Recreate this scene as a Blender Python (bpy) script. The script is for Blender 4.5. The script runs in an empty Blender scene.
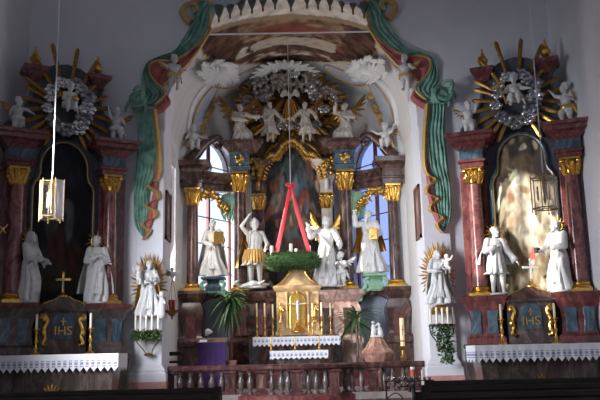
import bpy, bmesh, math, random
from mathutils import Vector, Matrix, Euler, noise
R = math.radians
PI = math.pi
sc = bpy.context.scene
COL = sc.collection

# ---------------------------------------------------------------- camera, sky, sun, exposure
F, EYE = 800.0, 1.15
CAM_R = Matrix.Rotation(-0.010, 3, 'Z') @ Matrix.Rotation(R(90 + 10.97), 3, 'X') @ Matrix.Rotation(-0.022, 3, 'Z')
cd = bpy.data.cameras.new('camera')
cam = bpy.data.objects.new('camera', cd)
COL.objects.link(cam)
cd.sensor_width = 36.0
cd.lens = F / 600.0 * 36.0
cd.clip_end = 200
cam.matrix_world = Matrix.Translation((0, 0, EYE)) @ CAM_R.to_4x4()
sc.camera = cam
sc.view_settings.view_transform = 'Standard'
sc.view_settings.look = 'None'
sc.view_settings.gamma = 1.0
sc.view_settings.use_curve_mapping = False
sc.view_settings.exposure = 0.32

W = bpy.data.worlds.new('World'); sc.world = W; W.use_nodes = True
bg = W.node_tree.nodes['Background']
bg.inputs[0].default_value = (0.74, 0.82, 1.0, 1)
bg.inputs[1].default_value = 1.3

SUN_AZ, SUN_EL = 0.4, R(20)
sd = bpy.data.lights.new('sun', 'SUN'); sd.energy = 7.0; sd.angle = R(0.6); sd.color = (1.0, 0.93, 0.82)
so = bpy.data.objects.new('sun', sd); COL.objects.link(so)
hv = Vector((1, SUN_AZ, 0)).normalized() * math.cos(SUN_EL)
sdir = Vector((hv.x, hv.y, -math.sin(SUN_EL)))
so.rotation_euler = sdir.to_track_quat('-Z', 'Y').to_euler()
so.location = (-30, -20, 30)

XLW = -6.25    # the left nave wall
def area(name, loc, target, sx, sy, power, col, spread=180):
    l = bpy.data.lights.new(name, 'AREA'); l.spread = R(spread); l.shape = 'RECTANGLE'; l.size = sx; l.size_y = sy; l.energy = power; l.color = col
    o = bpy.data.objects.new(name, l); COL.objects.link(o)
    o.location = loc
    o.rotation_euler = (Vector(target) - Vector(loc)).to_track_quat('-Z', 'Y').to_euler()
    return o
area('added_left_nave_light', (XLW + .9, 12.3, 3.6), (1.6, 19.0, 2.2), 1.9, 3.6, 230, (0.88, 0.92, 1.0), 72)  # added lamp in place of daylight from unseen windows on the left
area('daylight_chancel_left_window', (-3.3, 22.05, 5.0), (3.4, 21.6, 3.2), 1.3, 3.4, 140, (1.0, .96, .9))
area('daylight_chancel_side_window', (3.3, 20.8, 5.4), (-2, 23.8, 5), 1.6, 3.4, 60, (0.85, 0.9, 1.0))

# ---------------------------------------------------------------- helpers
def at(px, py, Y):
    d = CAM_R @ Vector(((px - 300) / F, -(py - 200) / F, -1))
    return Vector((0, 0, EYE)) + d * (Y / d.y)

def lerp(a, b, t): return a + (b - a) * t

def smoothpath(pts, k=6):
    """Catmull-Rom through the points"""
    P = [Vector(p) for p in pts]
    out = []
    for i in range(len(P) - 1):
        p0 = P[max(i - 1, 0)]; p1 = P[i]; p2 = P[i + 1]; p3 = P[min(i + 2, len(P) - 1)]
        for j in range(k):
            t = j / k
            out.append(0.5 * ((2 * p1) + (p2 - p0) * t + (2 * p0 - 5 * p1 + 4 * p2 - p3) * t * t + (3 * p1 - p0 - 3 * p2 + p3) * t ** 3))
    out.append(P[-1])
    return out

def resample(pts, n):
    P = [Vector(p) for p in pts]
    L = [0]
    for a, b in zip(P, P[1:]): L.append(L[-1] + (b - a).length)
    out = []; j = 0
    for i in range(n):
        s = L[-1] * i / (n - 1)
        while j < len(P) - 2 and L[j + 1] < s: j += 1
        d = L[j + 1] - L[j]
        out.append(P[j].lerp(P[j + 1], (s - L[j]) / d if d > 1e-9 else 0))
    return out

def wm(o):
    m = o.matrix_basis.copy()
    while o.parent:
        o = o.parent
        m = o.matrix_basis @ m
    return m

def props(o, label=None, cat=None, group=None, kind=None):
    if label: o['label'] = label
    if cat: o['category'] = cat
    if group: o['group'] = group
    if kind: o['kind'] = kind
    return o

def empty(name, loc, rz=0, label=None, cat=None, group=None):
    o = bpy.data.objects.new(name, None); COL.objects.link(o)
    o.empty_display_size = 0.1
    o.matrix_basis = Matrix.Translation(loc) @ Matrix.Rotation(rz, 4, 'Z')
    return props(o, label, cat, group)

class MB:
    def __init__(s, M=None):
        s.v = []; s.f = []; s.M = M.copy() if M else Matrix.Identity(4)
    def add(s, vs, fs):
        o = len(s.v)
        s.v += [s.M @ Vector(p) for p in vs]
        s.f += [tuple(i + o for i in f) for f in fs]
        return s
    def box(s, x0, y0, z0, x1, y1, z1):
        v = [(x0, y0, z0), (x1, y0, z0), (x1, y1, z0), (x0, y1, z0), (x0, y0, z1), (x1, y0, z1), (x1, y1, z1), (x0, y1, z1)]
        return s.add(v, [(0, 3, 2, 1), (4, 5, 6, 7), (0, 1, 5, 4), (1, 2, 6, 5), (2, 3, 7, 6), (3, 0, 4, 7)])
    def grid(s, G, cu=False, cv=False, capu=False):
        nu, nv = len(G), len(G[0])
        vs = [p for row in G for p in row]; fs = []
        for i in range(nu if cu else nu - 1):
            for j in range(nv if cv else nv - 1):
                i2, j2 = (i + 1) % nu, (j + 1) % nv
                fs.append((i * nv + j, i * nv + j2, i2 * nv + j2, i2 * nv + j))
        if capu:
            fs.append(tuple(range(nv))[::-1]); fs.append(tuple((nu - 1) * nv + j for j in range(nv)))
        return s.add(vs, fs)
    def tube(s, pts, r, n=8, flat=1.0):
        P = [Vector(p) for p in pts]
        rr = r if isinstance(r, (list, tuple)) else [r] * len(P)
        G = []; up = None
        for i, p in enumerate(P):
            t = (P[min(i + 1, len(P) - 1)] - P[max(i - 1, 0)])
            t = t.normalized() if t.length > 1e-9 else Vector((0, 0, 1))
            if up is None:
                up = Vector((0, 1, 0)) if abs(t.y) < 0.9 else Vector((1, 0, 0))
            a = t.cross(up)
            if a.length < 1e-6: a = t.orthogonal()
            a.normalize(); b = a.cross(t).normalized(); up = b
            G.append([p + a * (math.cos(q) * rr[i]) + b * (math.sin(q) * rr[i] * flat) for q in [2 * PI * k / n for k in range(n)]])
        return s.grid(G, cv=True, capu=True)
    def lathe(s, prof, c=(0, 0, 0), n=16, sx=1, sy=1, ph=0):
        c = Vector(c)
        G = [[c + Vector((max(r, 1e-4) * sx * math.cos(ph + 2 * PI * k / n), max(r, 1e-4) * sy * math.sin(ph + 2 * PI * k / n), z)) for k in range(n)] for r, z in prof]
        return s.grid(G, cv=True, capu=True)
    def ell(s, c, r, n=10, m=6, Rm=None):
        if not isinstance(r, (tuple, list)): r = (r, r, r)
        c = Vector(c); G = []
        for i in range(m + 1):
            t = -PI / 2 + PI * i / m
            row = []
            for k in range(n):
                p = Vector((r[0] * max(math.cos(t), 1e-3) * math.cos(2 * PI * k / n), r[1] * max(math.cos(t), 1e-3) * math.sin(2 * PI * k / n), r[2] * math.sin(t)))
                row.append(c + (Rm @ p if Rm else p))
            G.append(row)
        return s.grid(G, cv=True, capu=True)
    def cap(s, a, b, ra, rb, n=9):
        a = Vector(a); b = Vector(b); t = b - a
        L = t.length
        if L < 1e-6: return s.ell(a, ra)
        t /= L
        P = [a - t * ra * .98, a - t * ra * .7, a, b, b + t * rb * .7, b + t * rb * .98]
        return s.tube(P, [ra * .15, ra * .71, ra, rb, rb * .71, rb * .15], n)
    def chain(s, pts, rr, n=9):
        for i in range(len(pts) - 1): s.cap(pts[i], pts[i + 1], rr[i], rr[i + 1], n)
        return s
    def plate(s, poly, y0, y1):
        """polygon in (x, z), extruded along y"""
        n = len(poly)
        v = [(x, y0, z) for x, z in poly] + [(x, y1, z) for x, z in poly]
        f = [tuple(range(n)), tuple(range(2 * n - 1, n - 1, -1))]
        f += [((i + 1) % n, i, n + i, n + (i + 1) % n) for i in range(n)]
        return s.add(v, f)
    def mould(s, plan, prof):
        """closed counter-clockwise plan, profile of (outward, z) from below to above"""
        n = len(plan); nr = []
        for i in range(n):
            p0 = Vector(plan[i - 1]); p1 = Vector(plan[i]); p2 = Vector(plan[(i + 1) % n])
            d1 = (p1 - p0).normalized(); d2 = (p2 - p1).normalized()
            n1 = Vector((d1.y, -d1.x)); n2 = Vector((d2.y, -d2.x))
            m = (n1 + n2); m = m / max(m.length, 1e-6)
            nr.append(m / max(m.dot(n1), 0.4))
        G = [[(plan[i][0] + nr[i].x * o, plan[i][1] + nr[i].y * o, z) for i in range(n)] for o, z in prof]
        return s.grid(G, cv=True, capu=True)
    def sweep(s, path, prof):
        """open plan path, closed profile polygon of (outward, z); outward is to the right of travel"""
        n = len(path); G = []
        for i in range(n):
            p1 = Vector(path[i])
            d1 = (p1 - Vector(path[i - 1])).normalized() if i else None
            d2 = (Vector(path[i + 1]) - p1).normalized() if i < n - 1 else None
            d1 = d1 or d2; d2 = d2 or d1
            n1 = Vector((d1.y, -d1.x)); n2 = Vector((d2.y, -d2.x))
            m = (n1 + n2).normalized(); m = m / max(m.dot(n1), 0.4)
            G.append([(p1.x + m.x * o, p1.y + m.y * o, z) for o, z in prof])
        return s.grid(G, cv=True, capu=True)
    def slab(s, G, th):
        """closed thick sheet: G grid of points, th a vector"""
        th = Vector(th); nu, nv = len(G), len(G[0]); nn = nu * nv
        vs = [Vector(p) for row in G for p in row]; vs += [p + th for p in vs]; fs = []
        for i in range(nu - 1):
            for j in range(nv - 1):
                q = (i * nv + j, i * nv + j + 1, (i + 1) * nv + j + 1, (i + 1) * nv + j)
                fs.append(q); fs.append(tuple(k + nn for k in q[::-1]))
        edge = [(0, j) for j in range(nv)] + [(i, nv - 1) for i in range(1, nu)] + [(nu - 1, j) for j in range(nv - 2, -1, -1)] + [(i, 0) for i in range(nu - 2, 0, -1)]
        ids = [i * nv + j for i, j in edge]
        for a, b in zip(ids, ids[1:] + ids[:1]): fs.append((b, a, a + nn, b + nn))
        return s.add(vs, fs)
    def build(s, name, mat, parent=None, smooth=40, remesh=None, bevel=0):
        me = bpy.data.meshes.new(name)
        vs = s.v
        if parent is not None:
            inv = wm(parent).inverted(); vs = [inv @ p for p in vs]
        me.from_pydata([tuple(p) for p in vs], [], s.f)
        bm = bmesh.new(); bm.from_mesh(me)
        bmesh.ops.recalc_face_normals(bm, faces=bm.faces); bm.to_mesh(me); bm.free()
        o = bpy.data.objects.new(name, me); COL.objects.link(o)
        if remesh:
            m = o.modifiers.new('r', 'REMESH'); m.mode = 'VOXEL'; m.voxel_size = remesh
            m2 = o.modifiers.new('s', 'SMOOTH'); m2.factor = .5; m2.iterations = 1
            dg = bpy.context.evaluated_depsgraph_get()
            me2 = bpy.data.meshes.new_from_object(o.evaluated_get(dg))
            o.modifiers.clear(); o.data = me2; bpy.data.meshes.remove(me); me = me2; me.name = name
            smooth = 180
        if bevel:
            m = o.modifiers.new('b', 'BEVEL'); m.width = bevel; m.segments = 2; m.limit_method = 'ANGLE'
        me.materials.clear(); me.materials.append(mat)
        if smooth:
            for p in me.polygons: p.use_smooth = True
            if smooth < 180: me.set_sharp_from_angle(angle=R(smooth))
        if parent is not None: o.parent = parent
        return o

def structure(o): o['kind'] = 'structure'; return o

def copy_tree(o, M, parent=None):
    c = o.copy(); COL.objects.link(c)
    if parent is not None: c.parent = parent
    else: c.matrix_basis = M
    for ch in o.children: copy_tree(ch, None, c)
    return c

# ---------------------------------------------------------------- materials
MATS = {}
def newmat(name):
    m = bpy.data.materials.new(name); m.use_nodes = True; MATS[name] = m
    return m, m.node_tree, m.node_tree.nodes['Principled BSDF']

def coords(nt, scale=(1, 1, 1)):
    tc = nt.nodes.new('ShaderNodeTexCoord'); mp = nt.nodes.new('ShaderNodeMapping')
    mp.inputs['Scale'].default_value = scale
    nt.links.new(tc.outputs['Object'], mp.inputs[0])
    return mp.outputs[0]

def bump(nt, b, h, strength, dist=.02):
    n = nt.nodes.new('ShaderNodeBump'); n.inputs['Strength'].default_value = strength; n.inputs['Distance'].default_value = dist
    nt.links.new(h, n.inputs['Height']); nt.links.new(n.outputs[0], b.inputs['Normal'])

def ramp(nt, fac, stops):
    r = nt.nodes.new('ShaderNodeValToRGB')
    e = r.color_ramp.elements
    while len(e) < len(stops): e.new(0.5)
    for el, (p, c) in zip(e, stops): el.position = p; el.color = (*c, 1)
    nt.links.new(fac, r.inputs[0])
    return r.outputs[0]

def plain(name, c, rough=.6, metal=0, c2=None, scale=6, bmp=0, spec=.5, detail=4):
    m, nt, b = newmat(name)
    b.inputs['Roughness'].default_value = rough; b.inputs['Metallic'].default_value = metal
    b.inputs['Specular IOR Level'].default_value = spec
    b.inputs['Base Color'].default_value = (*c, 1)
    if c2 or bmp:
        n = nt.nodes.new('ShaderNodeTexNoise'); n.inputs['Scale'].default_value = scale; n.inputs['Detail'].default_value = detail
        nt.links.new(coords(nt), n.inputs['Vector'])
        if c2: nt.links.new(ramp(nt, n.outputs['Fac'], [(.35, c), (.68, c2)]), b.inputs['Base Color'])
        if bmp: bump(nt, b, n.outputs['Fac'], bmp)
    return m

def marble(name, stops, scale=3.0, dist=2.5, rough=.22, stretch=(1, 1, .45)):
    m, nt, b = newmat(name)
    b.inputs['Roughness'].default_value = rough
    n = nt.nodes.new('ShaderNodeTexNoise'); n.inputs['Scale'].default_value = scale; n.inputs['Detail'].default_value = 7
    n.inputs['Roughness'].default_value = .62; n.inputs['Distortion'].default_value = dist
    nt.links.new(coords(nt, stretch), n.inputs['Vector'])
    nt.links.new(ramp(nt, n.outputs['Fac'], stops), b.inputs['Base Color'])
    return m

def paintmat(name, rough=.5):
    m, nt, b = newmat(name)
    a = nt.nodes.new('ShaderNodeVertexColor'); a.layer_name = 'Col'
    b.inputs['Roughness'].default_value = rough; b.inputs['Specular IOR Level'].default_value = .2
    nt.links.new(a.outputs[0], b.inputs['Base Color'])
    return m

def glassmat(name, tint, gloss, rough=.05, trans=(1, 1, 1)):
    m, nt, b = newmat(name)
    out = nt.nodes['Material Output']; nt.nodes.remove(b)
    t = nt.nodes.new('ShaderNodeBsdfTransparent'); t.inputs[0].default_value = (*trans, 1)
    g = nt.nodes.new('ShaderNodeBsdfGlossy'); g.inputs[0].default_value = (*tint, 1); g.inputs['Roughness'].default_value = rough
    mx = nt.nodes.new('ShaderNodeMixShader'); mx.inputs[0].default_value = gloss
    nt.links.new(t.outputs[0], mx.inputs[1]); nt.links.new(g.outputs[0], mx.inputs[2]); nt.links.new(mx.outputs[0], out.inputs[0])
    return m

PLASTER = plain('plaster', (.66, .65, .69), .85, c2=(.71, .70, .73), scale=1.3, bmp=.05)
PLASTERV = plain('vault_plaster', (.68, .66, .64), .85, c2=(.73, .70, .68), scale=2, bmp=.05)
STUCCO = plain('white_stucco', (.74, .72, .70), .7, c2=(.66, .64, .63), scale=9)
BLUEBAND = plain('blue_grey_stucco', (.38, .41, .48), .75, c2=(.46, .48, .54), scale=7)
PINKBASE = plain('pink_plinth_paint', (.52, .22, .20), .6, c2=(.62, .30, .27), scale=8)
FLOORM = plain('stone_floor', (.30, .25, .22), .5, c2=(.20, .16, .15), scale=4)
CEILM = plain('ceiling_plaster', (.7, .7, .72), .9)
REDM = marble('red_marble', [(.30, (.045, .014, .016)), (.44, (.13, .038, .038)), (.55, (.26, .10, .09)), (.63, (.15, .045, .045)), (.74, (.42, .28, .24))], 2.2)
REDP = marble('plain_red_marble', [(.3, (.06, .018, .02)), (.5, (.14, .042, .04)), (.7, (.24, .085, .075))], 3.5)
BROWNM = marble('brown_violet_marble', [(.30, (.020, .011, .010)), (.46, (.058, .029, .024)), (.58, (.12, .063, .048)), (.74, (.24, .165, .125))], 2.4)
GREYM = marble('grey_brown_marble', [(.30, (.035, .026, .024)), (.5, (.085, .062, .055)), (.72, (.19, .15, .13))], 2.6)
SUNPINK = marble('sunlit_pink_marble', [(.30, (.22, .12, .10)), (.5, (.44, .28, .23)), (.72, (.66, .52, .44))], 2.8)  # sunlight put into the colour of the right pedestal
TEALM = marble('teal_marble', [(.30, (.02, .035, .05)), (.5, (.055, .09, .12)), (.72, (.14, .18, .21))], 3)
DARKM = plain('dark_blue_grey_stone', (.04, .045, .06), .45, c2=(.085, .09, .11), scale=4)
GOLD = plain('gilding', (.80, .50, .13), .28, 1.0, c2=(.62, .34, .07), scale=22, bmp=.25)
OLDGOLD = plain('old_gilding', (.38, .20, .045), .4, .75, c2=(.19, .095, .024), scale=16, bmp=.3)
SILVER = plain('silvering', (.78, .78, .80), .22, 1.0, c2=(.45, .44, .45), scale=9, bmp=.4)
STATUE = plain('white_statue_paint', (.64, .63, .61), .42, c2=(.54, .53, .52), scale=12)
FLESH = plain('cream_figure_paint', (.50, .46, .41), .45, c2=(.40, .36, .31), scale=12)
GREENC = plain('green_drapery_stucco', (.10, .24, .185), .6, c2=(.25, .45, .36), scale=5, bmp=.1)
REDC = plain('red_drapery_stucco', (.36, .075, .075), .6, c2=(.48, .15, .13), scale=5)
GOLDTRIM = plain('ochre_gold_trim', (.50, .29, .085), .45, .3, c2=(.66, .42, .15), scale=25)
LINEN = plain('white_linen', (.80, .80, .82), .8, c2=(.70, .70, .74), scale=10)
PURPLE = plain('purple_cloth', (.055, .022, .115), .85, c2=(.075, .03, .15), scale=14)
WOOD = plain('dark_pew_wood', (.016, .011, .009), .55, c2=(.030, .020, .015), scale=7, spec=.25)
BROWNW = plain('brown_wood', (.16, .07, .04), .45, c2=(.10, .045, .028), scale=8)
REDWOOD = plain('red_window_frame', (.23, .075, .085), .5)
FIR = plain('fir_green', (.025, .075, .016), .7, c2=(.06, .14, .03), scale=20)
PALM = plain('palm_green', (.03, .085, .022), .5, c2=(.07, .16, .045), scale=9)
GREENST = plain('mint_green_stucco', (.22, .42, .26), .55, c2=(.35, .55, .36), scale=14)
WAX = plain('candle_wax', (.80, .66, .36), .5)
WAXW = plain('pale_candle_wax', (.82, .78, .66), .5)
REDCAN = plain('red_candle_wax', (.52, .10, .07), .5)
RIBBON = plain('red_ribbon', (.62, .022, .04), .45)
IRON = plain('dark_iron', (.035, .033, .035), .45, .6)
BRASS = plain('brass', (.42, .30, .12), .3, 1.0)
STEEL = plain('pale_steel', (.75, .75, .78), .35, .5)
DARKPOT = plain('dark_pot', (.05, .035, .03), .5)
REDGLASS = plain('red_glass', (.45, .012, .02), .12)
GLASSL = glassmat('lantern_glass', (.92, .92, 1.0), .35, .06)
GLASSC = glassmat('clear_lantern_glass', (.95, .95, 1.0), .08, .05)
PANEG = glassmat('window_glass', (1, 1, 1), .06, .02, (.97, .98, 1.0))
CANVAS = paintmat('painted_canvas', .65)
FRESCO = paintmat('painted_fresco', .85)

def lacemat(name, z_hi, z_lo):
    """white linen with a band of open work where the ground shows violet"""
    m, nt, b = newmat(name)
    b.inputs['Roughness'].default_value = .85
    tc = nt.nodes.new('ShaderNodeTexCoord'); sp = nt.nodes.new('ShaderNodeSeparateXYZ')
    nt.links.new(tc.outputs['Object'], sp.inputs[0])
    def mth(op, a, bb=None):
        n = nt.nodes.new('ShaderNodeMath'); n.operation = op
        for i, q in enumerate((a, bb)):
            if q is None: continue
            if isinstance(q, (int, float)): n.inputs[i].default_value = q
            else: nt.links.new(q, n.inputs[i])
        return n.outputs[0]
    band = mth('MULTIPLY', mth('LESS_THAN', sp.outputs[2], z_hi), mth('GREATER_THAN', sp.outputs[2], z_lo))
    wx = mth('GREATER_THAN', mth('SINE', mth('MULTIPLY', sp.outputs[0], 58.0)), -.25)
    wz = mth('GREATER_THAN', mth('ABSOLUTE', mth('SINE', mth('MULTIPLY', sp.outputs[2], 46.0))), .35)
    fac = mth('MULTIPLY', mth('MULTIPLY', band, wx), wz)
    mx = nt.nodes.new('ShaderNodeMixRGB'); mx.inputs[1].default_value = (.80, .80, .83, 1); mx.inputs[2].default_value = (.22, .21, .40, 1)
    nt.links.new(mth('MULTIPLY', fac, .85), mx.inputs[0]); nt.links.new(mx.outputs[0], b.inputs['Base Color'])
    return m

def paint_grid(name, G, colf, mat, parent=None, kind=None):
    """grid of points with colours laid on as pigment; colf(u, v, p) -> rgb"""
    nu, nv = len(G), len(G[0])
    mb = MB(); mb.grid(G)
    me = bpy.data.meshes.new(name)
    vs = mb.v
    if parent is not None:
        inv = wm(parent).inverted(); vs = [inv @ p for p in vs]
    me.from_pydata([tuple(p) for p in vs], [], mb.f)
    ca = me.color_attributes.new('Col', 'FLOAT_COLOR', 'POINT')
    for i in range(nu):
        for j in range(nv):
            c = colf(i / (nu - 1), j / (nv - 1), G[i][j])
            ca.data[i * nv + j].color = (*c, 1)
    o = bpy.data.objects.new(name, me); COL.objects.link(o)
    me.materials.append(mat)
    for p in me.polygons: p.use_smooth = True
    if parent is not None: o.parent = parent
    return o

def mixc(a, b, t):
    t = max(0, min(1, t)); return tuple(a[i] + (b[i] - a[i]) * t for i in range(3))

def blobs(base, bl, seed, amp=.35, fs=5.0, asp=1.0):
    """oil painting of soft patches: bl rows are u, v, ru, rv, colour"""
    def f(u, v, p):
        w = noise.noise_vector(Vector((u * fs * asp + seed, v * fs, seed * .7)))
        uu = u + w.x * .06; vv = v + w.y * .05
        c = base
        for bu, bv, ru, rv, bc in bl:
            d = ((uu - bu) / ru) ** 2 + ((vv - bv) / rv) ** 2
            if d < 1.6: c = mixc(c, bc, (1.6 - d) * 1.1)
        k = 1 + amp * noise.fractal(Vector((u * fs * 2.2 * asp, v * fs * 2.2, seed)), 1.0, 2.0, 4)
        return tuple(max(0, min(1, q * k)) for q in c)
    return f

# ================================================================ SETTING
YW, YB = 18.6, 19.6                     # the chancel-arch wall, front and back
XL, XR = at(31, 0, YW).x, at(545, 0, YW).x
HT = 11.6
def wallhole(mb, x0, x1, z0, z1, y0, y1, hx0, hx1, hz0, hz1, arch=0.0):
    """wall slab in x/z with one opening, its head a segment of height `arch`"""
    pts = [(x0, z0), (x1, z0), (x1, z1), (x0, z1)]
    mb.box(x0, y0, z0, hx0, y1, z1); mb.box(hx1, y0, z0, x1, y1, z1)
    mb.box(hx0, y0, z0, hx1, y1, hz0)
    n = 16; top = []
    for i in range(n + 1):
        t = i / n; top.append((hx0 + (hx1 - hx0) * t, hz1 - arch + arch * math.sin(math.acos(max(-1, min(1, 2 * t - 1))))))
    mb.plate(top + [(hx1, z1), (hx0, z1)], y0, y1)

mb = MB(); mb.box(XL - 1, -3, -.12, XR + 1, YW + .02, 0)
structure(mb.build('floor', FLOORM, smooth=0))
mb = MB(); mb.box(-3.7, YW + .02, -.12, 3.7, 26.5, .3)
structure(mb.build('floor_chancel', FLOORM, smooth=0))
mb = MB(); mb.box(-2.6, 21.9, .3, 2.6, 26.0, .5); mb.box(-2.2, 22.25, .5, 2.2, 26.0, .7)
structure(mb.build('step_chancel', REDP, smooth=0, bevel=.015))
mb = MB(); mb.box(XL - .6, -3, HT, XR + .6, YB, HT + .2)
structure(mb.build('ceiling', CEILM, smooth=0))
# nave walls: local x runs along the church
ML = Matrix(((0, -1, 0, XL), (1, 0, 0, 0), (0, 0, 1, 0), (0, 0, 0, 1)))     # x'->Y, y'-> -X (outwards)
mb = MB(ML); wallhole(mb, 10.8, YW, 0, 6.6, 0, .5, 11.3, 13.4, 1.8, 5.8, 1.0); mb.box(-3, 0, 0, 10.8, .5, HT); wallhole(mb, 10.8, YW, 6.6, HT, 0, .5, 12.0, 14.2, 6.9, 9.9, 0.5)
structure(mb.build('wall_left', PLASTER, smooth=0))
MR = Matrix(((0, 1, 0, XR), (1, 0, 0, 0), (0, 0, 1, 0), (0, 0, 0, 1)))
mb = MB(MR); wallhole(mb, -3, YW, 0, HT, 0, .5, 6.2, 8.6, 3.4, 8.6, 1.1)
structure(mb.build('wall_right', PLASTER, smooth=0))
def window(name, M, x0, x1, z0, z1, arch, glass, nv=1, nh=5, y=.2, bar=.05, fm=None):
    w = structure(empty(name, M @ Vector(((x0 + x1) / 2, y, z0))))
    fm = fm or REDWOOD
    m = MB(M)
    m.box(x0, y - .04, z0, x0 + bar, y + .04, z1 - arch); m.box(x1 - bar, y - .04, z0, x1, y + .04, z1 - arch)
    m.box(x0, y - .04, z0, x1, y + .04, z0 + bar)
    n = 14; arc = []
    for i in range(n + 1):
        a = PI - PI * i / n; arc.append(M.inverted() @ (M @ Vector(((x0 + x1) / 2 + math.cos(a) * ((x1 - x0) / 2 - bar / 2), y, z1 - arch + math.sin(a) * (arch - bar / 2)))))
    m.tube(arc, bar / 2, 6)
    m.build('window_frame', fm, w, smooth=0)
    for i in range(nv):
        xx = x0 + (x1 - x0) * (i + 1) / (nv + 1)
        MB(M).box(xx - bar * .8, y - .05, z0, xx + bar * .8, y + .05, z1 - .04).build('mullion', fm, w, smooth=0)
    m = MB(M)
    for k in range(1, nh):
        zz = z0 + (z1 - z0) * k / nh; m.box(x0, y - .015, zz - .014, x1, y + .015, zz + .014)
    m.build('glazing_bar', IRON, w, smooth=0)
    top = [(x0, z0), (x1, z0)] + [((x0 + x1) / 2 + math.cos(PI * i / 14) * (x1 - x0) / 2, z1 - arch + math.sin(PI * i / 14) * arch) for i in range(15)]
    MB(M).plate(top, y - .004, y + .004).build('pane', glass, w, smooth=0)
    return w
window('window_1', ML, 12.0, 14.2, 6.9, 9.9, .5, PANEG, 1, 4)
SUNSTOP = plain('sun_blocking_pane', (.85, .87, .9), .6)  # opaque pane that keeps the sun out of the added window
window('added_window', ML, 11.3, 13.4, 1.8, 5.8, 1.0, SUNSTOP, 1, 6)  # unseen window, added around the left nave lamp
window('window_2', MR, 6.2, 8.6, 3.4, 8.6, 1.1, PANEG, 1, 6)

mb = MB(); wallhole(mb, XL - .5, XR + .5, 0, HT, -3.4, -3, -2.4, 2.4, 1.2, 8.2, 2.0)
structure(mb.build('wall_rear', PLASTER, smooth=0))
# chancel-arch wall
XC = at(291.5, 130, YW).x
ZS = at(165, 128, YW).z
_half = [(165, 128), (165.5, 112), (168, 98), (172, 88), (179, 77), (188, 67), (197, 54), (205, 41), (210, 30), (214, 17), (222, 4), (240, -10), (265, -20), (291.5, -24)]
_h = [at(px, py, YW) for px, py in _half]
HWA = XC - _h[0].x
_h = smoothpath(_h, 3)
ap = [(p.x, p.z) for p in _h] + [(2 * XC - p.x, p.z) for p in _h[-2::-1]]
ap = ap[::-1]
mb = MB()
for (xa, za), (xb, zb) in zip(ap, ap[1:]):
    fr = [(xa, za), (xb, zb), (xb, HT), (xa, HT)]; bk = []
    for x, z in ((xa, za), (xb, zb)):
        k = 1 + min(.075, max(0, HWA * .985 / max(.3, abs(x - XC)) - 1)); bk.append((XC + (x - XC) * k, EYE + (z - EYE) * k))
    bk += [(bk[1][0], HT), (bk[0][0], HT)]
    mb.add([(x, YW, z) for x, z in fr] + [(x, YB, z) for x, z in bk], [(0, 1, 2, 3), (7, 6, 5, 4), (0, 4, 5, 1), (1, 5, 6, 2), (2, 6, 7, 3), (3, 7, 4, 0)])
mb.box(XL - .2, YW, 0, XC - HWA, YB, HT); mb.box(XC + HWA, YW, 0, XR + .5, YB, HT)
structure(mb.build('wall_chancel_arch', PLASTER, smooth=0))
for sgn, nm in ((-1, 'left'), (1, 'right')):
    x0, x1 = sorted((XC + sgn * HWA, XC + sgn * (HWA + .62)))
    mb = MB(); mb.box(x0, YW - .10, .62, x1, YW, ZS - .1)
    structure(mb.build('trim_pier_' + nm, PLASTER, smooth=0, bevel=.01))
    plan = [(x0, YW - .10), (x1, YW - .10), (x1, YW), (x0, YW)]
    mb = MB(); mb.mould(plan, [(.12, 0), (.12, .62), (.10, .64)])
    structure(mb.build('trim_plinth_' + nm, PINKBASE, smooth=0))
    mb = MB(); mb.mould(plan, [(.11, .63), (.11, .80), (.07, .84), (.085, .88), (.03, .96), (0, 1.0)])
    structure(mb.build('trim_base_' + nm, PLASTER, smooth=30))

# chancel walls
CH, CY, BX, BY = 3.4, 23.6, 1.75, 26.0
MLc = Matrix(((0, -1, 0, XC - CH), (1, 0, 0, 0), (0, 0, 1, 0), (0, 0, 0, 1)))
MRc = Matrix(((0, 1, 0, XC + CH), (1, 0, 0, 0), (0, 0, 1, 0), (0, 0, 0, 1)))
mb = MB(MLc); wallhole(mb, YB, CY, 0, HT, 0, .4, 21.4, 22.8, 3.3, 7.1, .3); structure(mb.build('wall_chancel_left', PLASTERV, smooth=0))
mb = MB(MRc); wallhole(mb, YB, CY, 0, HT, 0, .4, 19.9, 21.6, 3.9, 7.3, .3); structure(mb.build('wall_chancel_right', PLASTERV, smooth=0))
window('window_3', MLc, 21.4, 22.8, 3.3, 7.1, .3, PANEG, 1, 5)
window('window_4', MRc, 19.9, 21.6, 3.9, 7.3, .3, PANEG, 1, 5)
def frame2(a, b):
    """local x from a to b in plan, y to the outside (left of travel)"""
    a = Vector((a[0], a[1], 0)); b = Vector((b[0], b[1], 0)); t = (b - a).normalized(); n = Vector((-t.y, t.x, 0))
    return Matrix(((t.x, n.x, 0, a.x), (t.y, n.y, 0, a.y), (0, 0, 1, 0), (0, 0, 0, 1))), (b - a).length
Mcl, Lc = frame2((XC - CH, CY), (XC - BX, BY))
Mcr, _ = frame2((XC + BX, BY), (XC + CH, CY))
mb = MB(Mcl); wallhole(mb, 0, Lc, 0, HT, 0, .4, .5, 2.6, 2.95, 8.0, 1.05); structure(mb.build('wall_apse_left', PLASTERV, smooth=0))
mb = MB(Mcr); wallhole(mb, 0, Lc, 0, HT, 0, .4, Lc - 2.6, Lc - .5, 2.95, 8.0, 1.05); structure(mb.build('wall_apse_right', PLASTERV, smooth=0))
BLUEG = glassmat('sky_tinted_glass', (.7, .8, 1), .06, .02, (.60, .66, .84))  # blue tint imitates darker sky light outside the right apse window
window('window_5', Mcl, .5, 2.6, 2.95, 8.0, 1.05, PANEG, 1, 6, bar=.05)
window('window_6', Mcr, Lc - 2.6, Lc - .5, 2.95, 8.0, 1.05, BLUEG, 1, 6, bar=.05)
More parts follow.
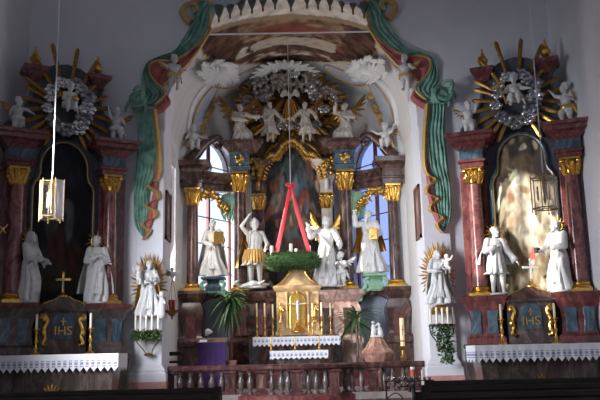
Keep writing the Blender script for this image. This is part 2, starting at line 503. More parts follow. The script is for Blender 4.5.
mb = MB(); mb.box(XC - BX, BY, 0, XC + BX, BY + .4, HT); structure(mb.build('wall_apse_back', PLASTERV, smooth=0))

# vault with its fresco
VA, VB, VZ = 3.46, 3.85, 6.6
def vz(x): return VZ + VB * math.sqrt(max(0, 1 - ((x - XC) / VA) ** 2))
def half(Y): return CH if Y < CY else CH - (CH - BX) * (Y - CY) / (BY - CY)
def inside(p): return p.y < BY and abs(p.x - XC) < half(p.y) and p.z < vz(p.x)
def hit(px, py, lift=0.0):
    """where the sight line meets the vault or the chancel wall"""
    a, b = YB + .05, BY + .01
    y = a
    while y < b and inside(at(px, py, y)): y += .04
    lo, hi = y - .04, y
    for _ in range(14):
        m = (lo + hi) / 2
        if inside(at(px, py, m)): lo = m
        else: hi = m
    p = at(px, py, lo)
    if lift:
        e = .02
        if p.z > VZ and vz(p.x) - p.z < .05:
            n = Vector(((p.x - XC) / VA ** 2, 0, (p.z - VZ) / VB ** 2)).normalized()
        elif p.y > BY - .05: n = Vector((0, 1, 0))
        elif p.y > CY: n = Vector((.824 * (1 if p.x > XC else -1), .566, 0))
        else: n = Vector((1 if p.x > XC else -1, 0, 0))
        p = p - n * lift
    return p
def fresco(u, v, p):
    x, Y, z = p[0] - XC, p[1], p[2]
    w = noise.noise_vector(Vector((x * 1.1, Y * 1.1, 3.3))); w2 = noise.fractal(Vector((x * 3, Y * 3, 1)), 1, 2, 4)
    white = (.66, .63, .60)
    e = (x / 2.45) ** 2 + (max(0, Y - 20.6) / 4.0) ** 2
    edge = e + .05 * w.x
    if edge > 1.0: return mixc(white, (.60, .58, .57), .5 + w2)
    if edge > .94: return (.62, .50, .33)
    q = Y + .12 * w.y; qc = Y + .2 * x * x
    xx = x + .3 * w.x
    dk, ochre, cream, red, br = (.075, .035, .028), (.30, .20, .11), (.56, .49, .40), (.24, .075, .05), (.15, .075, .05)
    if qc < 20.85: c = (.66, .60, .52)
    elif qc < 21.15: c = mixc((.34, .26, .17), ochre, .5 + w2)
    elif abs(xx) > 1.5: c = mixc(dk, br, .5 + 1.5 * w2)
    elif q < 21.5: c = mixc(br, ochre, .6 + 1.2 * w2)
    elif q < 22.05: c = red if abs(xx) < 1.0 else mixc(br, ochre, .4 + 1.5 * w2)
    elif q < 22.4: c = mixc(dk, ochre, .4 + 1.6 * w2)
    elif q < 23.1:
        c = mixc(cream, ochre, .15 + w2) if abs(xx - .05) < 1.25 else mixc(dk, red, .35 + w2)
        if abs(xx + 1.45) < .16: c = cream
    elif q < 23.5: c = mixc(dk, br, .6 + 1.5 * w2)
    elif q < 23.85: c = mixc(br, cream, .3 + 1.6 * w2)
    else: c = mixc(dk, br, .5 + 1.5 * w2)
    k = 1 + .45 * w2
    return tuple(q_ * k for q_ in c)
G = [[(XC + VA * math.cos(PI * i / 150), y, VZ + VB * math.sin(PI * i / 150)) for y in [YB - .35 + (BY + .65 - YB) * j / 110 for j in range(111)]] for i in range(151)]
structure(paint_grid('ceiling_chancel', G, fresco, FRESCO))
mb = MB(); mb.box(XC - 3.9, YB, HT - .05, XC + 3.9, BY + .6, HT + .1); structure(mb.build('roof_chancel', CEILM, smooth=0))

# stucco bands that outline the fresco, and shell cartouches on the vault
def vault_strip(name, A, B, mat, lift, parent=None, n=22, m=4):
    A = resample(smoothpath([(*a, 0) for a in A]), n); B = resample(smoothpath([(*b, 0) for b in B]), n)
    top = []; bot = []
    for a, b in zip(A, B):
        top.append([hit(lerp(a.x, b.x, k / m), lerp(a.y, b.y, k / m), lift * (1 + .5 * math.sin(PI * k / m))) for k in range(m + 1)])
        bot.append([hit(lerp(a.x, b.x, k / m), lerp(a.y, b.y, k / m), -.01) for k in range(m + 1)])
    mb = MB(); mb.grid(top); mb.grid(bot)
    for row_t, row_b in ((top[0], bot[0]), (top[-1], bot[-1]), ([r[0] for r in top], [r[0] for r in bot]), ([r[-1] for r in top], [r[-1] for r in bot])): mb.grid([row_t, row_b])
    return mb.build(name, mat, parent)
def mx_(pts): return [(583 - x + (y - 250) * -.022, y - .022 * (291.5 - x) * 2 + 0) for x, y in pts]
def vault_tube(mb, pts, r, lift=.03, n=26):
    P = resample(smoothpath([(*a, 0) for a in pts]), n)
    mb.tube([hit(p.x, p.y, lift) for p in P], r, 7)
bandA = ([(190, 130), (194, 112), (202, 97), (211, 86)], [(200, 133), (205, 115), (211, 100), (217, 87)])
bandB = ([(215, 86), (225, 87), (235, 85), (252, 76), (263, 67)], [(218, 79), (226, 78), (236, 75), (252, 68), (260, 65)])
for side in (0, 1):
    t = (lambda q: q) if side == 0 else mx_
    wd = 'left' if side == 0 else 'right'
    o0 = hit(*t([(208, 100)])[0])
    b = empty('stucco_band', o0, 0, 'blue grey stucco band with gilt scrolls rising up the %s side of the chancel vault' % wd, 'moulding', 'blue stucco bands on the vault')
    vault_strip('band', t(bandA[0]), t(bandA[1]), BLUEBAND, .05, b)
    mb = MB(); vault_tube(mb, t(bandA[0]), .022, .06); vault_tube(mb, t(bandA[1]), .022, .06); mb.build('gilt_edge', GOLDTRIM, b)
    rnd = random.Random(5)
    for k, (px, py) in enumerate([(201, 128), (204, 121), (207, 114), (209, 107), (213, 99)]):
        mb = MB(); q = t([(px, py)])[0]
        for j in range(5):
            mb.ell(hit(q[0] + rnd.uniform(-1.8, 1.8), q[1] + rnd.uniform(-1.6, 1.6), .09), (.07, .05, .09), 7, 5)
        mb.build('scroll', GOLDTRIM, b)
    b = empty('stucco_band', hit(*t([(236, 76)])[0]), 0, 'blue grey stucco band curving below the ceiling painting on the %s' % wd, 'moulding', 'blue stucco bands on the vault')
    vault_strip('band', t(bandB[0]), t(bandB[1]), BLUEBAND, .05, b)
    mb = MB(); vault_tube(mb, t(bandB[0]), .032, .06); vault_tube(mb, t(bandB[1]), .018, .06); mb.build('gilt_edge', GOLDTRIM, b)
    # shell cartouche
    q = t([(214, 68)])[0]; c = hit(*q)
    b = empty('stucco_cartouche', c, 0, 'white frilled stucco shell on the %s shoulder of the chancel vault' % wd, 'stucco ornament', 'white stucco shells on the vault')
    rnd = random.Random(9 + side)
    mb = MB()
    for k in range(15):
        a = 2 * PI * k / 15; rr = 15 + 3 * (k % 2)
        qx, qy = q[0] + math.cos(a) * rr * 1.05, q[1] + math.sin(a) * rr * .85
        qx = min(max(qx, 190), 392)
        for j in (-1, 0, 1):
            b0 = a + j * .13; ex = 1.25 + .18 * (j == 0) + rnd.uniform(-.1, .1)
            P = [(q[0] + math.cos(b0 + cu) * rr * f * 1.05, q[1] + math.sin(b0 + cu) * rr * f * .62) for f, cu in ((.62, 0), (.9, .03), (1.1, .10), (ex, .22))]
            mb.tube([hit(min(max(x, 189), 393), y, .10 + .05 * i2) for i2, (x, y) in enumerate(P)], [.06, .075, .05, .008], 6)
    for k in range(9):
        a = PI * (k / 8); 
        mb.tube([hit(q[0] + math.cos(a) * s * 13, q[1] + 6 - math.sin(a) * s * 11, .14 - .03 * s) for s in (.1, .4, .7, 1)], [.03, .05, .07, .05], 6)
    mb.build('frill', STUCCO, b)
    mb = MB()
    mb.ell(hit(q[0], q[1] + 2, .05), (.36, .14, .26), 14, 8)
    mb.build('shell', STUCCO, b)
    # small stucco mass running down behind the curtain edge
    b = empty('stucco_rib', hit(*t([(190, 110)])[0]), 0, 'plain white stucco rib on the %s haunch of the chancel vault' % wd, 'moulding', 'white stucco ribs')
    mb = MB(); vault_tube(mb, t([(187, 128), (190, 108), (198, 92), (208, 82)]), .09, .03); mb.build('rib', STUCCO, b)
# crowning stucco above the high altar
c = hit(286, 62)
b = empty('stucco_crest', c, 0, 'white stucco shell crest at the top centre above the high altar', 'stucco ornament')
rnd = random.Random(3)
mb = MB()
for k in range(26):
    a = PI * k / 25; rr = 26 + 3 * (k % 2)
    P = [(286 + math.cos(a) * rr * f, 71 - math.sin(a) * (12 + 2 * (k % 2)) * f) for f in (.6, .9, 1.1, 1.35)]
    mb.tube([hit(x, y, .10 + .05 * i2) for i2, (x, y) in enumerate(P)], [.09, .10, .07, .01], 6)
for k in range(26):
    mb.ell(hit(286 + rnd.uniform(-24, 24), 66 + rnd.uniform(-6, 6), .12), (.12, .09, .09), 7, 5)
mb.build('frill', STUCCO, b)
for sx in (-1, 1):
    mb = MB(); mb.tube([hit(286 + sx * a, bb, .2) for a, bb in ((2, 60), (7, 57), (12, 60), (12, 66), (7, 67))], [.07, .09, .1, .09, .05], 8); mb.build('volute', STUCCO, b)

# tie rod
zr = at(291, 33, 19.1).z
t = MB().tube([(XC - 2.3, 19.1, zr), (XC + 2.3, 19.1, zr)], .022, 8).build('tie_rod', STEEL)
props(t, 'thin pale iron tie rod across the top of the chancel arch', 'rod')

# ---------------------------------------------------------------- stucco drapery round the arch
def W2(pts, y=YW): return [at(px, py, y) for px, py in pts]
def mirror(P): return [Vector((2 * XC - p.x, p.y, p.z)) for p in P]
def drape(name, A, B, mat, nf, amp, parent=None, base=.05, n=40, m=None, wob=0):
    m = m or nf * 6
    A = resample(smoothpath(A), n); B = resample(smoothpath(B), n); G = []
    for i in range(n):
        row = []
        for k in range(m + 1):
            t = k / m; p = A[i].lerp(B[i], t)
            d = base + amp * (abs(math.sin(PI * (nf * t + wob * math.sin(i * .35)))) ** .8) * (.75 + .25 * math.sin(i * .5 + t * 9)) * min(1, 6 * t + .2, 6 * (1 - t) + .2)
            row.append(Vector((p.x, YW - d, p.z)))
        G.append(row)
    mb = MB(); mb.grid(G)
    Bk = [[Vector((p.x, YW, p.z)) for p in r] for r in G]
    for ra, rb in ((G[0], Bk[0]), (G[-1], Bk[-1]), ([r[0] for r in G], [r[0] for r in Bk]), ([r[-1] for r in G], [r[-1] for r in Bk])): mb.grid([ra, rb])
    return mb.build(name, mat, parent, smooth=70)
up_out = [(226, -12), (205, 0), (191, 8), (194, 18), (191, 26), (184, 38), (174, 52), (160, 57), (148, 64), (142, 76), (142, 88), (147, 96), (140, 106)]
up_in = [(232, -2), (214, 6), (211, 16), (210, 28), (202, 43), (188, 55), (173, 62), (160, 62), (151, 66), (151, 76), (160, 86), (166, 96), (156, 106)]
red_o = [(211, 26), (203, 41), (189, 54), (174, 61), (160, 62), (151, 65), (150, 75), (158, 84)]
red_i = [(212, 30), (203, 46), (193, 60), (184, 70), (176, 77), (171, 82), (167, 84), (164, 86)]
redk_o = [(163, 96), (164, 102), (158, 107), (152, 111)]
redk_i = [(169, 97), (171, 104), (164, 111), (157, 115)]
tail_o = [(137, 110), (139, 140), (137, 172), (135, 202), (136, 225), (144, 238)]
tail_i = [(154, 112), (158, 146), (157, 170), (151, 190), (150, 215), (147, 238)]
zig = [(156, 112), (160, 146), (161, 172), (158, 182), (151, 187), (158, 193), (160, 200), (153, 204), (149, 207), (156, 212), (157, 218), (149, 222), (145, 226), (151, 232), (146, 240)]
for side in (0, 1):
    t = (lambda q: W2(q)) if side == 0 else (lambda q: mirror(W2(q)))
    wd = 'left' if side == 0 else 'right'
    c = t([(140, 106)])[0]
    d = empty('stucco_curtain', (c.x, YW, c.z), 0, 'green and red stucco curtain with gold hem on the %s of the chancel arch' % wd, 'stucco curtain', 'stucco curtains round the chancel arch')
    drape('green_fold', t(up_out), t(up_in), GREENC, 4, .11, d, n=70, wob=.06)
    drape('red_lining', t(red_o), t(red_i), REDC, 2, .08, d, base=.08)
    drape('red_lining', t(redk_o), t(redk_i), REDC, 1, .07, d, base=.08, n=14)
    mb = MB()
    mb.tube([p + Vector((0, -.10, 0)) for p in smoothpath(t(up_in[2:]))], .035, 7)
    mb.build('gold_hem', GOLDTRIM, d)
    mb = MB(); mb.tube([p + Vector((0, -.12, 0)) for p in smoothpath(t(red_i))], .03, 7); mb.build('gold_hem', GOLDTRIM, d)
    drape('hanging_tail', t(tail_o), t(tail_i), GREENC, 5, .075, d, base=.15, n=60, wob=.10)
    drape('tail_lining', t([(156, 165), (155, 185), (152, 205), (148, 222), (146, 236)]), t([(160, 168), (159, 186), (158, 205), (154, 222), (147, 238)]), REDC, 1, .08, d, base=.16, n=30)
    mb = MB(); Z = smoothpath(t(zig))
    G = []
    for i, p in enumerate(Z):
        w = Vector((.085 * (1 if side == 0 else -1), 0, .02))
        G.append([p + Vector((0, -.17, 0)) - w, p + Vector((0, -.29, 0)), p + Vector((0, -.17, 0)) + w * .6, p + Vector((0, -.09, 0)) + w * .3])
    mb.grid(G, cv=True, capu=True); mb.build('gold_hem', GOLDTRIM, d)
    # knot
    mb = MB(); rnd = random.Random(2); sg = 1 if side == 0 else -1
    for k in range(11):
        a0 = rnd.uniform(0, 6.3); rr = rnd.uniform(.10, .20)
        cc = c + Vector((sg * rnd.uniform(-.12, .14), -.16 - .018 * k, rnd.uniform(-.12, .14)))
        ti = rnd.uniform(-.8, .8)
        mb.tube([cc + Vector((math.cos(a0 + q * .5) * rr, -.10 * math.sin(q * .35), math.sin(a0 + q * .5) * rr * 1.1 + ti * math.cos(a0 + q * .5) * rr)) for q in range(8)], [.02, .04, .05, .055, .055, .05, .04, .02], 7)
    mb.ell(c + Vector((0, -.05, 0)), (.17, .12, .17), 12, 8)
    mb.build('knot', GREENC, d)
    # gilt scroll at the shoulder
    mb = MB(); q = t([(187, 13)])[0]
    P = t([(191, 24), (186, 19), (183, 12), (188, 6), (196, 6), (198, 11), (193, 14)]); P = smoothpath(P); mb.tube([p + Vector((0, -.1, 0)) for p in P], [.09 - .05 * i2 / len(P) for i2 in range(len(P))], 7); P = smoothpath(t([(192, 5), (200, 1), (208, 2), (212, 7)])); mb.tube([p + Vector((0, -.12, 0)) for p in P], .06, 7)
    mb.build('gilt_scroll', GOLDTRIM, d)
    mb = MB(); P = t([(212, 1), (222, 4), (236, 2), (246, -5)]); mb.tube([p + Vector((0, -.08, 0)) for p in smoothpath(P)], [.05] + [.13] * 17 + [.05], 8)
    mb.build('blue_swag', BLUEBAND, d)

# lambrequin fringe under the crown of the arch
tipz = [(219, 19), (230, 15), (241, 12), (252, 10), (263, 8), (275, 6), (291, 8), (307, 5), (318, 6), (330, 7), (342, 9), (353, 11), (364, 15)]
vroot = empty('valance', at(291, 0, YW - .1), 0, 'row of green grey pointed lambrequins hanging from the crown of the chancel arch', 'valance')
mb = MB(); P = [at(x, y - 17, YW - .06) for x, y in tipz]
G = []
for p in resample(smoothpath(P), 30): G.append([p + Vector((0, .05, 1.25)), p + Vector((0, -.06, 1.2)), p + Vector((0, -.06, 0)), p + Vector((0, .05, -.05))])
mb.grid(G, cv=True, capu=True); mb.build('pelmet', plain('grey_green_stucco', (.075, .09, .075), .6, c2=(.13, .14, .11), scale=8), vroot)
LAMB = MATS['grey_green_stucco']
for i, (x, y) in enumerate(tipz):
    w = 5.6
    a = at(x, y, YW - .1); tip = a; top = at(x, y - 18, YW - .1); hw = .125
    G = []
    for k in range(9):
        s = k / 8; ww = hw * (1 - s ** 2.2) + .004
        zc = top.lerp(tip, s)
        G.append([zc + Vector((ww * q, -.05 * (1 - q * q) - .02, 0)) for q in (-1, -.5, 0, .5, 1)])
    mb = MB(); mb.slab(G, (0, .05, 0)); mb.build('lambrequin', LAMB, vroot)
    mb = MB(); mb.lathe([(.01, .06), (.03, .04), (.022, 0), (.03, -.05), (.006, -.10)], tip + Vector((0, -.02, -.02)), 8); mb.build('tassel', OLDGOLD, vroot)

# ================================================================ FIGURES
def V(*a): return Vector(a)
HEADC = (0, -.012, .918)
POSE = {'ls': (.105, 0, .80), 'rs': (-.105, 0, .80), 'le': (.15, -.02, .64), 're': (-.15, -.02, .64), 'lw': (.14, -.10, .52), 'rw': (-.14, -.10, .52),
        'lh': (.055, 0, .50), 'rh': (-.055, 0, .50), 'lk': (.06, -.02, .28), 'rk': (-.06, -.02, .28), 'la': (.065, .01, .045), 'ra': (-.065, .01, .045),
        'neck': (0, .005, .84), 'chest': (0, .005, .72), 'waist': (0, 0, .60), 'pelvis': (0, 0, .52), 'head': HEADC, 'face': (0, -1, -.05)}
def hand(mb, wrist, elbow, H, curl=.5):
    """palm, four unequal bent fingers and a thumb from the side of the palm"""
    w = Vector(wrist) * H; d = (w - Vector(elbow) * H).normalized()
    side = d.cross(Vector((0, 0, 1)))
    side = side.normalized() if side.length > .15 else Vector((1, 0, 0))
    nrm = side.cross(d).normalized()
    mb.cap(w, w + d * .042 * H, .016 * H, .019 * H, 7)
    k = w + d * .05 * H
    for i, (o, l) in enumerate(((-.017, .040), (-.006, .046), (.006, .043), (.016, .034))):
        a = k + side * o * H; b = a + (d * .6 - nrm * .3 * curl) * l * H; c = b + (d * (.6 - .5 * curl) - nrm * .6 * curl) * l * H
        mb.cap(a, b, .0068 * H, .0062 * H, 6); mb.cap(b, c, .0062 * H, .005 * H, 6)
    a = w + d * .018 * H - side * .017 * H; b = a + (d * .5 - side * .7) * .03 * H; c = b + d * .026 * H
    mb.cap(a, b, .008 * H, .007 * H, 6); mb.cap(b, c, .007 * H, .0055 * H, 6)

def head(mb, c, face, H, r=1.0, beard=False, long_hair=False):
    """skull, brow, eyes, nose, lips, chin, ears and the mass of the hair"""
    c = Vector(c) * H; f = Vector(face).normalized(); s = f.cross(Vector((0, 0, 1))).normalized(); u = s.cross(f).normalized()
    Rm = Matrix((s, -f, u)).transposed()
    k = H * r
    def e(p, rad, n=9, m=6): mb.ell(c + Rm @ (Vector(p) * k), tuple(q * k for q in rad), n, m, Rm)
    e((0, .004, .018), (.056, .066, .058), 12, 8)
    e((0, -.022, -.018), (.044, .044, .052), 12, 8)
    e((0, -.060, .018), (.036, .010, .008)); e((0, -.052, -.062), (.018, .016, .016))
    mb.cap(c + Rm @ (V(0, -.062, .012) * k), c + Rm @ (V(0, -.078, -.014) * k), .006 * k, .010 * k, 7)
    for q in (-1, 1):
        e((q * .021, -.058, .004), (.010, .008, .007)); e((q * .028, -.046, -.02), (.016, .014, .014)); e((q * .056, 0, -.008), (.008, .014, .020))
    e((0, -.062, -.036), (.017, .008, .005)); e((0, -.060, -.045), (.014, .008, .006))
    if beard:
        e((0, -.052, -.072), (.034, .026, .036)); e((0, -.05, -.10), (.022, .02, .04)); e((0, -.066, -.028), (.024, .008, .006))
    rnd = random.Random(int(c.x * 100) + 7)
    for i in range(34):
        a = rnd.uniform(0, 2 * PI); t = rnd.uniform(.05, 1.25)
        p = V(math.sin(t) * math.cos(a) * .060, math.sin(t) * math.sin(a) * .066 + .010, math.cos(t) * .062 + .020)
        if p.y < -.030 and p.z < .058: continue
        e(p, (.017, .017, .016), 6, 4)
    if long_hair:
        for q in (-1, 1):
            mb.chain([c + Rm @ (V(q * .05, .02, .02) * k), c + Rm @ (V(q * .062, .03, -.05) * k), c + Rm @ (V(q * .05, .03, -.12) * k)], [.022 * k, .024 * k, .015 * k])

def body(P, H, child=False, feet=True, beard=False, long_hair=False, mb=None, hands=True, curl=.5):
    mb = mb or MB()
    f = 1.62 if child else 1.0
    S = lambda n: Vector(P[n]) * H
    mb.chain([S('pelvis'), S('waist'), S('chest')], [.085 * H * f, .072 * H * f, .088 * H * f], 12)
    mb.ell(S('chest') + V(0, 0, .03) * H, (.105 * H * (1.05 if child else 1), .072 * H * f, .085 * H), 12, 8)
    mb.chain([S('chest') + V(0, 0, .06) * H, S('neck'), Vector(P['head']) * H], [.055 * H, .034 * H * f, .036 * H * f], 9)
    for q in 'lr':
        mb.cap(S('chest') + V(0, 0, .07) * H, S(q + 's'), .05 * H, .040 * H * f)
        mb.chain([S(q + 's'), S(q + 'e'), S(q + 'w')], [.038 * H * f, .030 * H * f, .019 * H * f], 9)
        m = S(q + 'e').lerp(S(q + 'w'), .3); mb.ell(m, .030 * H * f, 8, 6)
        if hands: hand(mb, P[q + 'w'], P[q + 'e'], H * f, curl) if not child else (hand(mb, Vector(P[q + 'w']) / 1.35, Vector(P[q + 'e']) / 1.35, H * 1.35, curl))
        mb.chain([S(q + 'h'), S(q + 'k'), S(q + 'a')], [.066 * H * f, .045 * H * f, .026 * H * f], 10)
        m = S(q + 'k').lerp(S(q + 'a'), .3) + V(0, .010, 0) * H; mb.ell(m, (.040 * H * f, .042 * H * f, .07 * H), 8, 6)
        if feet:
            a = S(q + 'a'); kn = S(q + 'k'); d = V(a.x - kn.x, -.10 * H if 'toe' not in P else 0, 0)
            t = Vector(P.get('toe', (0, -.085, -.025))) * H
            t = V(t.x + (.02 if q == 'l' else -.02) * H, t.y, t.z)
            mb.cap(a + V(0, .012 * H, -.018 * H), a + t, .026 * H * f, .019 * H * f, 8)
            for i in range(5): mb.cap(a + t + V((i - 2) * .009 * H, 0, -.003 * H), a + t * 1.22 + V((i - 2) * .010 * H, abs(i - 1) * .004 * H, -.003 * H), .0085 * H * f, .007 * H * f, 6)
    head(mb, P['head'], P['face'], H, 1.7 if child else 1.0, beard, long_hair)
    return mb

def robe(P, H, hem=.02, flare=.15, n=9, seed=1, sleeves=True, folds=True, lean=0, top=.815):
    mb = MB(); rnd = random.Random(seed); ph = rnd.uniform(0, 6); tw = rnd.uniform(2, 4) * rnd.choice((-1, 1))
    ch = Vector(P['chest']); wa = Vector(P['waist']); pe = Vector(P['pelvis'])
    kc = (Vector(P['lk']) + Vector(P['rk'])) / 2; ac = (Vector(P['la']) + Vector(P['ra'])) / 2
    L = [(top + .012, .045, .042, Vector(P['neck'])), (top - .01, .085, .058, ch), (.765, .118, .080, ch), (.70, .114, .088, ch), (.62, .094, .078, wa), (.56, .108, .090, pe), (.46, .122, .104, pe), (.34, .128, .112, kc), (.20, .128 + flare * .12, .118, kc.lerp(ac, .5)), (.10, .125 + flare * .25, .122, ac), (0.0, .125 + flare * .35, .13, ac)]
    L = [l for l in L if l[0] > hem + .03] + [(hem, .118 + flare * .3 * (1 - hem), .122 - hem * .08, ac.lerp(kc, min(1, hem * 3)))]
    Z = []
    for i in range(len(L) - 1):
        for k in range(4):
            t = k / 4; Z.append((lerp(L[i][0], L[i + 1][0], t), lerp(L[i][1], L[i + 1][1], t), lerp(L[i][2], L[i + 1][2], t), L[i][3].lerp(L[i + 1][3], t)))
    Z.append(L[-1]); G = []; na = 72
    for z, rx, ry, c in Z:
        amp = .04 + .36 * max(0, min(1, (.68 - z) / .4)); row = []
        for k in range(na):
            a = 2 * PI * k / na
            w = amp * (abs(math.sin(n * .5 * a + ph + tw * z)) * 1.3 - .7 + .35 * math.sin(3 * a + 5 * z + ph))
            row.append(V((c.x + math.cos(a) * rx * (1 + w)) * H, (c.y + math.sin(a) * ry * (1 + w)) * H, z * H))
        G.append(row)
    mb.grid(G, cv=True, capu=True)
    if sleeves:
        for q in 'lr':
            s, e, w = (Vector(P[q + j]) * H for j in 'sew')
            mb.chain([s, e, e.lerp(w, .55), e.lerp(w, .86)], [.052 * H, .046 * H, .044 * H, .048 * H], 10)
            mb.cap(e.lerp(w, .5) + V(0, 0, -.01) * H, e.lerp(w, .62) + V(0, .01, -.085) * H, .036 * H, .018 * H)
    if folds:
        q = rnd.choice((-1, 1)); b = -.085
        for i in range(6):
            o = i * .020; y0 = b - .012 * (i % 2)
            pts = smoothpath([V(q * (.10 - o * .3), -.05, .78 - o * .5) * H, V(q * (.03 - o), y0 + .00, .66 - o) * H, V(-q * (.07 - o * .2), y0 - .005, .56 - o) * H, V(-q * (.115), -.03, .49 - o * 1.1) * H], 4)
            if hem < .3: mb.tube(pts, [.009 * H] + [.017 * H] * (len(pts) - 2) + [.008 * H], 6)
        for i in range(5):
            x = -q * (.10 - .035 * i); pts = smoothpath([V(x, -.06 - .02 * (i % 2), .48) * H, V(x * .9 + q * .01, -.108, .36) * H, V(x * 1.05 + q * .03, -.125, max(hem + .02, .12)) * H], 4)
            mb.tube(pts, [.008 * H] + [.016 * H] * (len(pts) - 2) + [.010 * H], 6)
    return mb

def wing(side, H, root, up=.9, out=.6, n=8, L=.42):
    """a feathered wing: overlapping tapered blades fanned from the shoulder"""
    mb = MB(); r = Vector(root) * H
    tip0 = V(side * out, .25, up).normalized()
    arm = r + tip0 * L * .55 * H
    mb.chain([r, r.lerp(arm, .5), arm], [.024 * H, .032 * H, .018 * H], 8)
    for i in range(n):
        t = i / (n - 1); b = r.lerp(arm, 1 - t * .9)
        a = tip0.lerp(V(side * .25, .2, -1).normalized(), t * .85).normalized()
        l = L * (1 - .35 * t) * H * .75; w = .030 * H
        s = a.cross(V(0, 1, 0)).normalized(); G = []
        for k in range(6):
            q = k / 5; ww = w * math.sin(PI * (.12 + .84 * q)) ** .7
            G.append([b + a * l * q - s * ww + V(0, -.004 * (i % 2), 0) * H, b + a * l * q + V(0, -.010, 0) * H, b + a * l * q + s * ww])
        mb.slab(G, V(0, .010 * H, 0))
    return mb

def halo(H, c, n=11, r0=.075, r1=.16, span=2 * PI, a0=0):
    mb = MB(); c = Vector(c) * H
    for k in range(n):
        a = a0 + span * k / n; l = r1 * (1 if k % 2 else .8)
        d = V(math.cos(a), 0, math.sin(a)); s = V(-d.z, 0, d.x)
        mb.tube([c + d * r0 * H, c + d * (r0 + l) * .55 * H, c + d * l * H], [.007 * H, .009 * H, .002 * H], 5)
    ring = [c + V(math.cos(2 * PI * k / 24) * r0 * H, 0, math.sin(2 * PI * k / 24) * r0 * H) for k in range(25)]
    mb.tube(ring, .007 * H, 5)
    return mb

def mkfig(name, label, cat, loc, H, rz, pose, group=None, mat=None, vox=.0085, robe_kw=None, beard=False, long_hair=False, halo_n=0, wings=None, wing_mat=None, base=True, veil=False, cloak=None, child=False, loin=None, curl=.5, basemat=None):
    mat = mat or STATUE
    P = dict(POSE); P.update(pose)
    o = empty(name, loc, rz, label, cat, group)
    T = wm(o)
    def put(mb, nm, m, rm=None, **k):
        mb.v = [T @ p for p in mb.v]; return mb.build(nm, m, o, remesh=rm, **k)
    bd = body(P, H, child=child, beard=beard, long_hair=long_hair, curl=curl)
    if base:
        ac = (Vector(P['la']) + Vector(P['ra'])) / 2 * H
        bb = MB(); bb.lathe([(.13 * H, 0), (.135 * H, .012 * H), (.12 * H, .028 * H)], (ac.x, ac.y - .02 * H, 0), 14, 1.15, 1)
        put(bb, 'base', basemat or mat)
    put(bd, 'body', mat, vox * H)
    if robe_kw is not None:
        kw = dict(robe_kw); rm = kw.pop('mat', mat); put(robe(P, H, **kw), 'robe', rm, vox * H)
    if veil:
        c = Vector(P['head']) * H; mb = MB(); G = []
        for i in range(9):
            t = i / 8; row = []
            for k in range(15):
                a = PI * (-.12 + 1.24 * k / 14)
                rr = lerp(.02, .082, min(1, t * 3)) * (1 + max(0, t - .4) * .75); z = .078 * (1 - (min(1, t * 3)) ** 2 * .6) - max(0, t - .33) * .26
                row.append(c + V(math.cos(a) * rr, math.sin(a) * rr * .95 - .015, z) * H * (1 + .04 * math.sin(a * 9) * t))
            G.append(row)
        mb.slab(G, V(0, .012 * H, .004 * H)); put(mb, 'veil', mat)
    if cloak is not None:
        # mantle falling behind from the shoulders
        mb = MB(); G = []
        for i in range(14):
            t = i / 13; row = []
            for k in range(21):
                s = k / 20; a = PI * (-.06 + 1.12 * s)
                w = lerp(.125, .26, t ** .8); d = lerp(.07, .15, t)
                fold = 1 + .10 * t * math.sin(s * 26 + t * 3)
                row.append(V(math.cos(a) * w * fold, .01 + math.sin(a) * d * fold, lerp(.815, cloak[1], t)) * H)
            G.append(row)
        mb.slab(G, V(0, .012 * H, 0)); put(mb, 'cloak', cloak[0])
    if loin is not None:
        mb = MB(); pe = Vector(P['pelvis']); G = []; rnd = random.Random(4)
        for k in range(7):
            z = pe.z + .05 - .018 * k
            mb.tube([V(pe.x + math.cos(a) * (.125 + .006 * (k % 2)) * (1.5 if child else 1), pe.y + math.sin(a) * .108 * (1.5 if child else 1), z + .03 * math.sin(a + k * .3)) * H for a in [2 * PI * j / 18 for j in range(19)]], .015 * H, 6)
        mb.chain([V(.11, -.05, pe.z) * H, V(.19, .02, pe.z - .06) * H, V(.24, .05, pe.z - .20) * H], [.03 * H, .045 * H, .02 * H])
        put(mb, 'drape', loin, vox * H)
    if halo_n: put(halo(H, (P['head'][0], P['head'][1] + .055, P['head'][2] + .01), halo_n), 'halo', GOLD)
    if wings:
        for s in (-1, 1):
            put(wing(s, H, (s * .05 + P['chest'][0], P['chest'][1] + .06, P['chest'][2] + .05), **wings), 'wing', wing_mat or GOLDTRIM)
    return o, T, P, put

SITL = dict(lk=(.10, -.20, .48), la=(.10, -.22, .27), rk=(-.08, -.19, .46), ra=(-.09, -.16, .25))
def putto(label, loc, H, rz, pose, wmat=None, drapem=None, group=None, mat=None, base=False):
    P = dict(head=(0, -.02, .92), neck=(0, 0, .80), chest=(0, 0, .66), waist=(0, .01, .54), pelvis=(0, 0, .44), ls=(.125, 0, .73), rs=(-.125, 0, .73), lh=(.075, 0, .42), rh=(-.075, 0, .42), lk=(.09, -.06, .23), rk=(-.08, 0, .22), la=(.09, 0, .05), ra=(-.09, .03, .05))
    P.update(pose)
    return mkfig('putto', label, 'cherub figure', loc, H, rz, P, group, mat or STATUE, vox=.012, child=True, wings=dict(up=.45, out=1, n=6, L=.36), wing_mat=wmat or OLDGOLD, loin=drapem or OLDGOLD, base=base)

